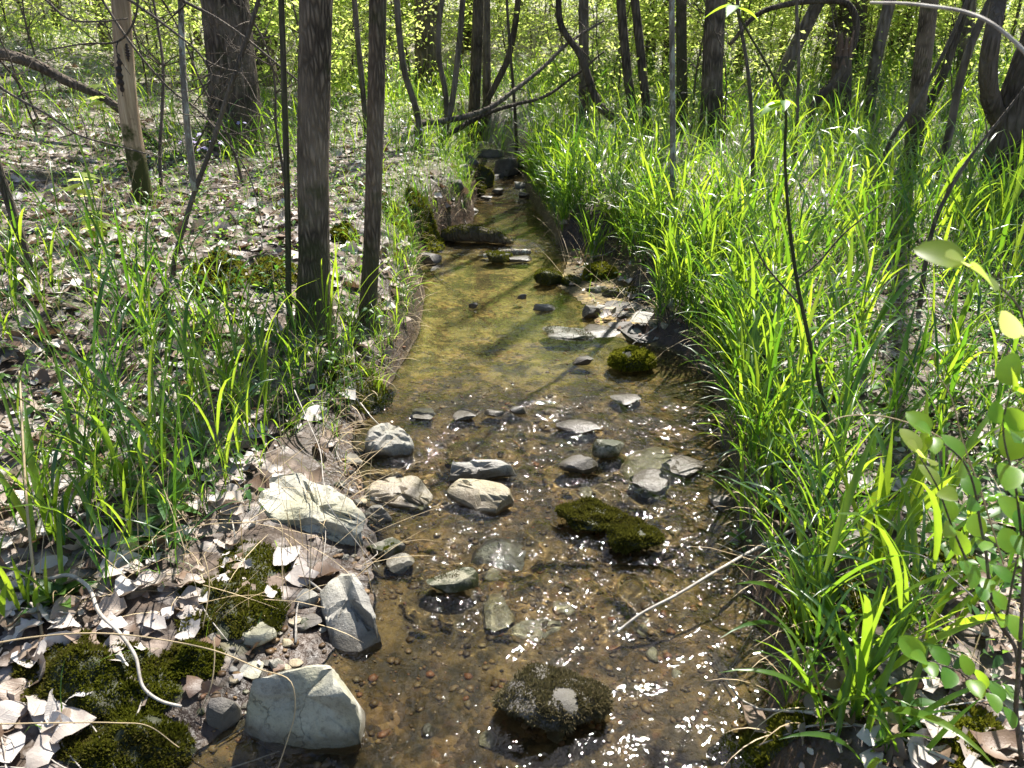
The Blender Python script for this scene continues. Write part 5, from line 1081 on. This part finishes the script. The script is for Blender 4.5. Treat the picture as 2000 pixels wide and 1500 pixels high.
# single tufts near the camera: every blade a part
def tuft(px, py, label, nb, L, W, tint, seed, lean=(.05, .5), bend=(.3, 1.5), az=None, spread=.03, z=None, name='grass_tuft'):
    r = np.random.default_rng(seed); p = hit(px, py); t = thing(name, label, 'grass', p)
    for k in range(nb):
        a = r.uniform(0, 6.283) if az is None else r.normal(*az)
        off = np.array([r.normal(0, spread), r.normal(0, spread), 0]); off[2] = gz(p[0] + off[0], p[1] + off[1]) - p[2] - .005
        lk = L * r.uniform(.55, 1.1)
        V, T, Q, A = blades(off[None], a, lk, W * r.uniform(.7, 1.2), r.uniform(*lean), r.uniform(*bend), 9, True, r.normal(0, .7), np.clip(tint + .22 * r.standard_normal(), 0, 1), .45)
        obj('blade', mesh('blade', V, Q, M['grass'], True, A), t)
    return t
TF = [
    (1595, 1255, 'arching tuft hanging over the water on the lower right bank', 15, .36, .019, .6, (.2, .8), (.6, 1.8), (2.9, .9)),
    (1655, 1400, 'broad bladed tuft above the moss cushion at the bottom right', 17, .38, .021, .55, (.1, .7), (.5, 1.7), None),
    (1730, 1470, 'low tuft with a pinkish base at the bottom right', 13, .30, .019, .5, (.1, .7), (.5, 1.5), None),
    (1700, 1120, 'tall wide upright blades, the widest on the right bank', 9, .50, .030, .8, (.0, .3), (.05, .5), None),
    (1780, 1250, 'upright tuft right of the arching one', 11, .40, .021, .65, (.05, .5), (.2, 1.0), None),
    (1480, 1010, 'tuft of steep blades where the right bank meets the riffle', 11, .32, .016, .65, (.05, .5), (.2, 1.1), None),
    (1440, 850, 'tuft fanning over the water at the right end of the riffle', 12, .24, .010, .55, (.2, .9), (.4, 1.4), (2.8, 1.0)),
    (1505, 900, 'tall bright blades behind the fanning tuft on the right', 10, .42, .018, .8, (.0, .3), (.1, .6), None),
    (1400, 700, 'dense tuft overhanging the pool on the right bank', 14, .30, .010, .5, (.1, .6), (.4, 1.5), None),
    (1345, 610, 'dark green tuft above the gravel bar', 14, .32, .011, .4, (.05, .5), (.4, 1.5), None),
    (1160, 505, 'tall clump standing at the upper pool, right of the log', 26, .52, .014, .6, (.0, .35), (.2, 1.2), None),
    (1600, 830, 'sunlit blades beside the green stemmed sapling', 9, .34, .013, .75, (.0, .4), (.1, .8), None),
    (1850, 760, 'bright blades in the right hand litter', 9, .32, .011, .8, (.0, .4), (.1, .8), None),
    (1930, 900, 'pale green tuft near the right edge', 9, .30, .011, .7, (.05, .5), (.2, 1.0), None),
    (110, 1060, 'wide bladed tuft at the left edge with tall pointed leaves', 12, .42, .022, .6, (.05, .5), (.1, 1.0), None),
    (60, 1180, 'short bright tuft below the left wide bladed one', 11, .28, .017, .75, (.1, .6), (.2, 1.0), None),
    (245, 960, 'dense arching tuft in the left foreground grass', 18, .38, .013, .5, (.1, .7), (.5, 1.6), None),
    (330, 880, 'fine bladed tuft behind the broad leaved herb', 18, .34, .011, .55, (.1, .6), (.4, 1.4), None),
    (180, 800, 'slender tuft with straw stalks at the left', 14, .36, .011, .5, (.05, .4), (.2, 1.0), None),
    (450, 800, 'tuft leaning towards the stream in the left bank middle', 15, .38, .014, .65, (.2, .7), (.2, .9), (.4, .9)),
    (560, 850, 'tuft with drooping blades above the slabs', 12, .26, .008, .5, (.2, .9), (.6, 1.8), (.2, 1.0)),
    (600, 700, 'small sunlit tuft below the thick trunk', 16, .17, .005, .75, (.05, .6), (.3, 1.2), None),
    (735, 760, 'yellow green tuft at the left waterline of the pool', 16, .22, .008, .75, (.05, .5), (.4, 1.5), None),
    (690, 640, 'grass at the foot of the slimmer trunk', 14, .2, .006, .6, (.05, .6), (.4, 1.4), None),
    (300, 640, 'upright dark blades left of the mossy hump', 8, .30, .010, .45, (.0, .25), (.05, .5), None),
    (790, 590, 'drooping tuft on the left bank edge above the pool', 14, .26, .008, .55, (.2, .8), (.7, 1.8), (.2, 1.0)),
    (420, 560, 'blades rising in front of the mossy hump', 7, .26, .009, .6, (.0, .3), (.1, .6), None)]
for k, (a, b_, lb, nb, L, W, ti, le, be, az) in enumerate(TF): tuft(a, b_, lb, nb, L, W, ti, 700 + k, le, be, az)

# ------------------------------------------------------------------ herbs, shrub, seedlings, flowers
LSH = {'lance': leaf_shape(.26, .12, .25, 9, .85, 1.5), 'round': oval_leaf(), 'ovate': leaf_shape(.45, .14, .2, 8, .75, 1.5), 'lobed': lobed_leaf_shape()}
LME = {(k, m, t): mesh('leaf', v[0], [q for q in (v[1], v[2]) if q is not None], M[m], k != 'lobed', np.full(len(v[0]), t)) for k, v in LSH.items() for m in ('forb', 'shrub_leaf', 'young') for t in (.15, .5, .85)}
def put_leaf(t, foot, kind, mat, tn, p, fwd, up, s, name='leaf'):
    F = frames(np.asarray(fwd, float)[None], np.asarray(up, float)[None])[0]
    o = obj(name, LME[(kind, mat, tn)], t); o.matrix_local = Matrix.Translation(np.asarray(p) - foot) @ Matrix(F.tolist()).to_4x4() @ Matrix.Scale(s, 4); return o
def herb(px, py, label, n, L, kind, mat, seed, rise=(.2, 1.0), az=None, tn=(.15, .5), z=.0, hgt=.02):
    r = np.random.default_rng(seed); p = hit(px, py); t = thing('broadleaf_herb', label, 'plant', p)
    for k in range(n):
        a = k * 2.4 + r.normal(0, .3) if az is None else r.normal(*az); e = r.uniform(*rise); put_leaf(t, p, kind, mat, tn[k % len(tn)], p + np.array([.01 * math.cos(a), .01 * math.sin(a), hgt * k / n]), (math.cos(a) * math.cos(e), math.sin(a) * math.cos(e), math.sin(e)), (-.3 * math.cos(a), -.3 * math.sin(a), 1), L * r.uniform(.6, 1.1))
    return t
herb(330, 1010, 'herb with long dark lance shaped leaves beside the slabs', 13, .16, 'lance', 'forb', 1, (.15, 1.1), hgt=.10)
herb(300, 1060, 'rosette of glossy leaves at the edge of the left grass', 9, .12, 'ovate', 'forb', 2, (.05, .7))
herb(110, 1170, 'bright leafy rosette at the left, under the straw stalk', 14, .10, 'ovate', 'forb', 3, (.1, 1.0), tn=(.5, .85))
herb(480, 680, 'small herb with pale leaves in front of the saplings', 8, .10, 'lance', 'forb', 4, (.0, .7), tn=(.5,), hgt=.08)
herb(1450, 1070, 'toothed leaved seedling on the right bank edge', 8, .06, 'ovate', 'forb', 5, (.0, .6), hgt=.06)
herb(1620, 1080, 'leafy seedling between the tufts of the right bank', 9, .07, 'ovate', 'forb', 6, (.0, .6), hgt=.08)
herb(1760, 1400, 'dark leaved seedling below the shrub', 8, .06, 'ovate', 'forb', 7, (.0, .6), tn=(.15,), hgt=.06)
herb(1720, 790, 'seedling with three leaves in the right litter', 6, .08, 'ovate', 'forb', 8, (.0, .5), hgt=.12, tn=(.5, .85))
herb(1900, 1030, 'pale broad leaves reflecting the sky right of the wide blades', 9, .13, 'lance', 'forb', 9, (.0, .5), tn=(.5,))
for k, (a, b_, hh, lb) in enumerate([(180, 470, .35, 'maple seedling with bright lobed leaves in the left litter'), (195, 500, .22, 'lower maple seedling below the brighter one'), (265, 250, .5, 'maple seedling glowing left of the snag'), (1290, 330, .5, 'maple seedling behind the pale mottled stem'), (1180, 470, .35, 'maple seedling beside the tall clump'), (215, 300, .5, 'maple seedling beside the fallen trunk')]):
    r = np.random.default_rng(40 + k); p = hit(a, b_); t = thing('maple_seedling', lb, 'seedling', p); mb = MB(); V, T, Q = tube(smooth_path([p - [0, 0, .02], p + [.01, 0, hh * .6], p + [.0, .01, hh]], 8), np.linspace(.004, .002, 8), 5); mb.add(V, T, Q); obj('stem', mb.mesh('stem', M['green_stem'], True, p), t)
    for q in range(5):
        an = q * 1.9 + k; put_leaf(t, p, 'lobed', 'young', .5, p + [0, 0, hh * (1 - .08 * q)], (math.cos(an), math.sin(an), -.15), (.1 * math.cos(an), .1 * math.sin(an), 1), .11 * r.uniform(.8, 1.2))
# round leaved shrub close to the camera at the right edge
sb = hit(1985, 1500) if True else None
Ysh = 1.12; sbase = np.array([at_y(1985, 1560, Ysh)[0], Ysh, 0]); sbase[2] = gz(sbase[0], Ysh)
t = thing('round_leaved_shrub', 'shrub with paired round leaves arching up close at the right edge', 'shrub', sbase)
def twig(pts, Ys, r0, r1, name='stem', mat='twig'):
    q = np.array([at_y(a, b_, Yk) for (a, b_), Yk in zip(pts, Ys)]); P = smooth_path(q, 40); mb = MB(); V, T, Q = tube(P, np.linspace(r0, r1, 40), 8); mb.add(V, T, Q); obj(name, mb.mesh(name, M[mat], True, sbase), t); return P
P1 = smooth_path(np.vstack([[sbase - [0, 0, .03]], [at_y(1985, 1400, Ysh)], [at_y(1975, 1250, Ysh)], [at_y(1960, 1230, Ysh)], [at_y(1920, 1050, 1.1)], [at_y(1880, 900, 1.08)], [at_y(1820, 850, 1.06)]]), 60)
mb = MB(); V, T, Q = tube(P1, np.linspace(.0055, .0012, 60), 8); mb.add(V, T, Q); obj('stem', mb.mesh('stem', M['twig'], True, sbase), t)
stems = [twig([(1975, 1250), (1900, 1120), (1860, 1030), (1830, 950), (1795, 890)], [Ysh, 1.08, 1.05, 1.03, 1.0], .003, .001),
         twig([(1985, 1400), (1930, 1350), (1870, 1310), (1810, 1290)], [Ysh, 1.1, 1.08, 1.06], .0025, .001),
         twig([(1985, 1380), (2000, 1100), (2005, 800), (1990, 600), (1930, 545), (1890, 520)], [Ysh, 1.0, .92, .86, .82, .8], .004, .001),
         twig([(1960, 1240), (1985, 1100), (2010, 1000), (2030, 960)], [Ysh, 1.05, 1.0, .98], .0025, .001),
         twig([(2000, 1100), (1985, 960), (1960, 820), (1975, 760)], [1.0, .98, .96, .94], .0025, .001)]
r = np.random.default_rng(321); lc = 0
for si_, P in enumerate([P1[30:]] + stems):
    m = {0: 5, 1: 6, 2: 5, 3: 6, 4: 5, 5: 5}[si_]
    for k in range(m):
        i_ = int((k + 1) / m * (len(P) - 1)); d = unit(np.gradient(P, axis=0)[i_]); sd = unit(np.cross(d, [0, -.3, 1]))
        if si_ == 3 and k < 3: continue
        for sg in (-1, 1):
            f = unit(sd * sg + .5 * d + .2 * r.standard_normal(3)); up = unit(np.array([0, -.5, 1]) + .55 * r.standard_normal(3))
            put_leaf(t, sbase, 'round', 'young' if (si_ in (1, 3) and k >= m - 2) else 'shrub_leaf', (.5, .85, .15)[(k + si_) % 3], P[i_] + f * .004, f, up, r.uniform(.034, .054))
        if k == m - 1: put_leaf(t, sbase, 'round', 'young' if si_ in (1, 3) else 'shrub_leaf', .85, P[i_], unit(d + [0, 0, .1]), (0, -.4, 1), .04)
# slender green stemmed sapling in the right foreground
t, P, foot, R = tree('sapling', 'slender dark green stemmed sapling in the right foreground', [(1640, 935), (1622, 850), (1598, 740), (1575, 640), (1556, 545), (1540, 420), (1533, 300), (1532, 200), (1500, 130), (1465, 70), (1430, 5)], 12, 'green_stem', base=(1640, 940), top=None, ns=8, n=90, taper=.7)
Yg = foot[1]
add_limb(t, foot, [at_y(1556, 545, Yg), at_y(1590, 520, Yg), at_y(1650, 455, Yg), at_y(1720, 400, Yg)], .0035, .0015, 'twig', 20, 5)
add_limb(t, foot, [at_y(1568, 600, Yg), at_y(1530, 560, Yg), at_y(1490, 510, Yg), at_y(1460, 440, Yg)], .0035, .0015, 'twig', 20, 5)
r = np.random.default_rng(9)
for (a, b_), az_, s_ in [((1532, 198), 2.9, .085), ((1532, 196), 2.3, .08), ((1530, 200), 3.6, .085), ((1531, 194), .3, .05), ((1532, 195), 4.5, .06), ((1432, 8), 2.8, .08), ((1440, 15), .2, .07), ((1436, 10), 4.2, .07), ((1570, 470), 1.0, .04), ((1620, 650), 5.5, .05), ((1600, 640), 3.0, .05), ((1625, 645), .2, .06)]:
    put_leaf(t, foot, 'ovate', 'shrub_leaf', .5, at_y(a, b_, Yg), (math.cos(az_), math.sin(az_), -.25), (.15, -.1, 1), s_)
# phlox-like flowers
fl = MB(); PET = leaf_shape(.7, .05, .1, 5, .9, .8)
a = np.arange(5) * 2 * math.pi / 5; F = frames(np.stack([np.cos(a), np.sin(a), 0 * a + .1], -1), np.array([0, 0, 1.])); V, T, Q, A = scatter(*PET, np.zeros((5, 3)), F, np.full(5, .012), np.linspace(.2, .9, 5)); fl.add(V, T, Q, A); FLM = fl.mesh('blossom', M['petal'])
for k, (a_, b_, lb, nn) in enumerate([(405, 345, 'cluster of pale lilac flowers right of the snag', 12), (380, 340, 'lilac flowers beside the forked sapling', 6), (470, 300, 'pale flowers at the foot of the old trunk', 8), (1600, 470, 'small violet flower cluster in the right hand grass', 7), (765, 300, 'lilac flowers behind the slimmer trunk', 7), (1225, 300, 'pale flower in the grass of the right bank', 6), (810, 310, 'bluish flowers on the far left bank', 7)]):
    r = np.random.default_rng(60 + k); p = hit(a_, b_); t = thing('wildflower', lb, 'flower', p)
    for q in range(nn):
        o3 = np.array([r.normal(0, .07), r.normal(0, .07), r.uniform(.18, .3)]); mb = MB(); V, T, Q = tube(smooth_path([[o3[0] * .3, o3[1] * .3, -.02], [o3[0] * .7, o3[1] * .7, o3[2] * .6], o3], 6), .0012, 4); mb.add(V, T, Q); obj('stalk', mb.mesh('stalk', M['green_stem']), t)
        obj('blossom', FLM, t, o3, (r.uniform(-.9, .2), r.normal(0, .5), r.uniform(0, 6)), (1.5,) * 3)

# ------------------------------------------------------------------ sticks, stalks, log
def lifted(px, py, h):
    r_ = ray(px, py); t_ = np.linspace(.5, 12, 3000); p = np.array([0, 0, CAM_H]) + r_[None] * t_[:, None]
    g = ground(p[:, 0], p[:, 1]); g = np.where(inside(p[:, 0], p[:, 1]), water(p[:, 1]), g); k = int(np.argmax(p[:, 2] < g + h)); return p[k]
def wand(name, label, pts, r0, r1, mat, cat, ns=8, n=60, group=None, bump=0.):
    """pts: (px, py, Y), (px, py, 'g', lift) lying on the ground, or (px, py, 'h', h) at a height h above ground or water."""
    q = []
    for p in pts: q.append(lifted(p[0], p[1], p[3]) if p[2] == 'h' else hit(p[0], p[1]) + np.array([0, 0, p[3]]) if p[2] == 'g' else at_y(p[0], p[1], p[2]))
    P = smooth_path(np.array(q), n); base = P[0].copy(); mb = MB(); V, T, Q = tube(P, np.linspace(r0, r1, n), ns, bump, 4, 40); mb.add(V, T, Q)
    return tag(obj(name, mb.mesh(name, M[mat], True, base), None, base), label, cat, group)
wand('stick', 'smooth grey curved stick lying across the left moss mounds', [(100, 1148, 'g', .03), (140, 1152, 'g', .05), (178, 1182, 'g', .07), (205, 1235, 'g', .06), (245, 1280, 'g', .07), (275, 1325, 'g', .07), (288, 1370, 'g', .04), (320, 1388, 'g', .03), (357, 1392, 'g', .02)], .0055, .0035, 'grey_stick', 'stick', bump=.06)
p0 = hit(1620, 1000)
wand('stick', 'long thin stick dipping from the right bank into the riffle', [(1196, 1242, 'h', -.01), (1250, 1200, 'h', .03), (1320, 1163, 'h', .06), (1400, 1115, 'h', .09), (1480, 1070, 'h', .06), (1600, 1010, 'h', .03)], .0035, .0055, 'grey_stick', 'stick', bump=.05)
wand('stick', 'thin twig trailing into the pool from the left bank', [(825, 500, 5.9), (835, 530, 5.6), (855, 555, 5.3), (880, 568, 5.1)], .006, .003, 'bark_dark', 'stick')
wand('stick', 'thin twig caught on the stones below the log', [(880, 505, 6.0), (900, 515, 5.9), (918, 512, 5.95)], .006, .003, 'bark_dark', 'stick')
wand('stick', 'dark root lying along the left waterline by the blocky stone', [(640, 790, 'g', .02), (680, 815, 'g', .02), (712, 838, 'g', .01)], .012, .006, 'bark_dark', 'stick', bump=.1)
ly = on_water(930, 470)[1]; q = np.array([[at_y(866, 463, ly)[0], ly + .05, .13], [at_y(900, 458, ly)[0], ly, .17], [at_y(950, 462, ly)[0], ly - .02, .16], [at_y(1002, 470, ly)[0], ly - .08, .11]])
t = thing('log', 'short mossy log lying across the upper pool', 'log', q[1]); mb = MB(); P = smooth_path(q, 40); Rl = np.interp(np.linspace(0, 1, 40), [0, .3, .7, 1], [.05, .065, .055, .012]); V, T, Q = tube(P, Rl, 18, .12, 5, 16); mb.add(V, T, Q); obj('trunk', mb.mesh('trunk', M['bark_dark'], True, q[1]), t)
m = moss_on(V, np.vstack([T, Q[:, [0, 1, 2]], Q[:, [0, 2, 3]]]), 2600, 'moss', .014, 3, .2); qq = MB(); qq.add(*m[:3], tint=m[3]); o = obj('moss', qq.mesh('moss', M['moss'], False, q[1]), t); o['kind'] = 'stuff'
ly = on_water(990, 500)[1]
wand('driftwood', 'short broken branch lodged on the stones below the log', [(945, 503, ly), (985, 494, ly), (1036, 492, ly)], .03, .022, 'bark_pale', 'branch', bump=.1)
stone((945, 484, 1000, 514), 'moss', 'mossy stone holding the broken branch', 501, .8, moss=(1500, 'moss', .014, -.2, 0))
stone((985, 495, 1040, 514), 'dark', 'dark low stone at the right of the broken branch', 503, .8)
for k, (lb, ps, a, b_) in enumerate([
        ('dry stalk arching from the left edge down to the large pale stone', [(-40, 1262, 'h', 0.12), (60, 1245, 'h', 0.14), (200, 1237, 'h', 0.16), (320, 1250, 'h', 0.17), (420, 1271, 'h', 0.18), (510, 1308, 'h', 0.19), (570, 1335, 'h', 0.2), (576, 1390, 'h', 0.14), (560, 1450, 'h', 0.08), (543, 1500, 'h', 0.03)], .0022, .0012),
        ('dry stalk with a sharp elbow hanging over the mud', [(180, 1125, 'h', 0.03), (260, 1075, 'h', 0.1), (340, 1040, 'h', 0.14), (400, 1025, 'h', 0.16), (480, 1021, 'h', 0.16), (546, 1019, 'h', 0.16), (549, 1025, 'h', 0.16), (550, 1080, 'h', 0.1), (553, 1170, 'h', 0.01)], .002, .0012),
        ('thick tan upright stalk at the left edge', [(82, 1240, 'h', 0), (66, 1120, 'h', 0.08), (52, 980, 'h', 0.2), (44, 850, 'h', 0.32), (38, 725, 'h', 0.42)], .0042, .003),
        ('thin twig hanging from the left tuft over the slabs', [(575, 762, 'h', 0.25), (600, 820, 'h', 0.22), (625, 880, 'h', 0.2), (632, 940, 'h', 0.18), (650, 1000, 'h', 0.2), (690, 1050, 'h', 0.12), (737, 1112, 'h', 0.03)], .0022, .0012),
        ('straight straw stalk rising in front of the mossy hump', [(400, 800, 'g', 0), (425, 690, 3.0), (445, 570, 3.0), (458, 460, 3.0), (470, 400, 3.0)], .0028, .0015),
        ('straw stalk with a bent white tip in the left grass', [(372, 760, 'g', 0), (366, 690, 3.0), (362, 640, 3.0), (361, 618, 3.0), (357, 628, 2.98), (352, 660, 2.96)], .003, .003),
        ('leaning straw stalk crossing the left grass', [(190, 800, 'g', 0), (270, 710, 2.9), (330, 630, 2.9), (390, 545, 2.9)], .002, .001),
        ('pale stalk bent over in a hoop above the wide blades on the right', [(1925, 985, 1.35), (1895, 910, 1.33), (1845, 860, 1.31), (1780, 828, 1.3), (1700, 811, 1.29), (1630, 820, 1.28), (1588, 855, 1.27)], .0016, .001),
        ('pale stalk arching up behind the shrub', [(1960, 1100, 1.35), (1915, 960, 1.33), (1880, 860, 1.32), (1850, 760, 1.31), (1800, 698, 1.3)], .0016, .001),
        ('forked dry twig pointing left beside the shrub leaves', [(1900, 1165, 1.4), (1860, 1130, 1.42), (1800, 1085, 1.45), (1760, 1075, 1.47)], .002, .001),
        ('dangling dry stem over the left moss mound', [(398, 1085, 'h', 0.14), (405, 1110, 'h', 0.12), (409, 1143, 'h', 0.09), (403, 1190, 'h', 0.06), (396, 1225, 'h', 0.03)], .0018, .0012),
        ('dangling stem reaching down beside the grey stick', [(418, 1245, 'h', 0.12), (419, 1290, 'h', 0.1), (412, 1340, 'h', 0.07), (400, 1372, 'h', 0.04), (382, 1402, 'h', 0.01)], .0018, .0012),
        ('dry stalk lying across the lower left leaves', [(-30, 1415, 'h', 0.06), (100, 1412, 'h', 0.07), (230, 1412, 'h', 0.08), (280, 1415, 'h', 0.07), (350, 1460, 'h', 0.04)], .0018, .001),
        ('long blurred twig arching across the upper right corner', [(1700, 5, 1.2), (1800, 10, 1.1), (1890, 25, 1.05), (1950, 55, 1.0), (2010, 110, .98), (2100, 220, .95)], .0018, .0025),
        ('straight straw stalk left of the sapling stems', [(80, 520, 'g', 0), (70, 600, 3.3), (25, 690, 3.2), (30, 740, 3.1)], .004, .002),
        ('thin straw stalk right of the thick tan one', [(105, 1000, 'g', 0), (100, 900, 2.1), (118, 780, 2.1)], .0015, .001)]):
    wand('dry_stalk', lb, ps, a, b_, 'grey_stick' if k in (3, 9, 13) else 'straw', 'stalk', 6)
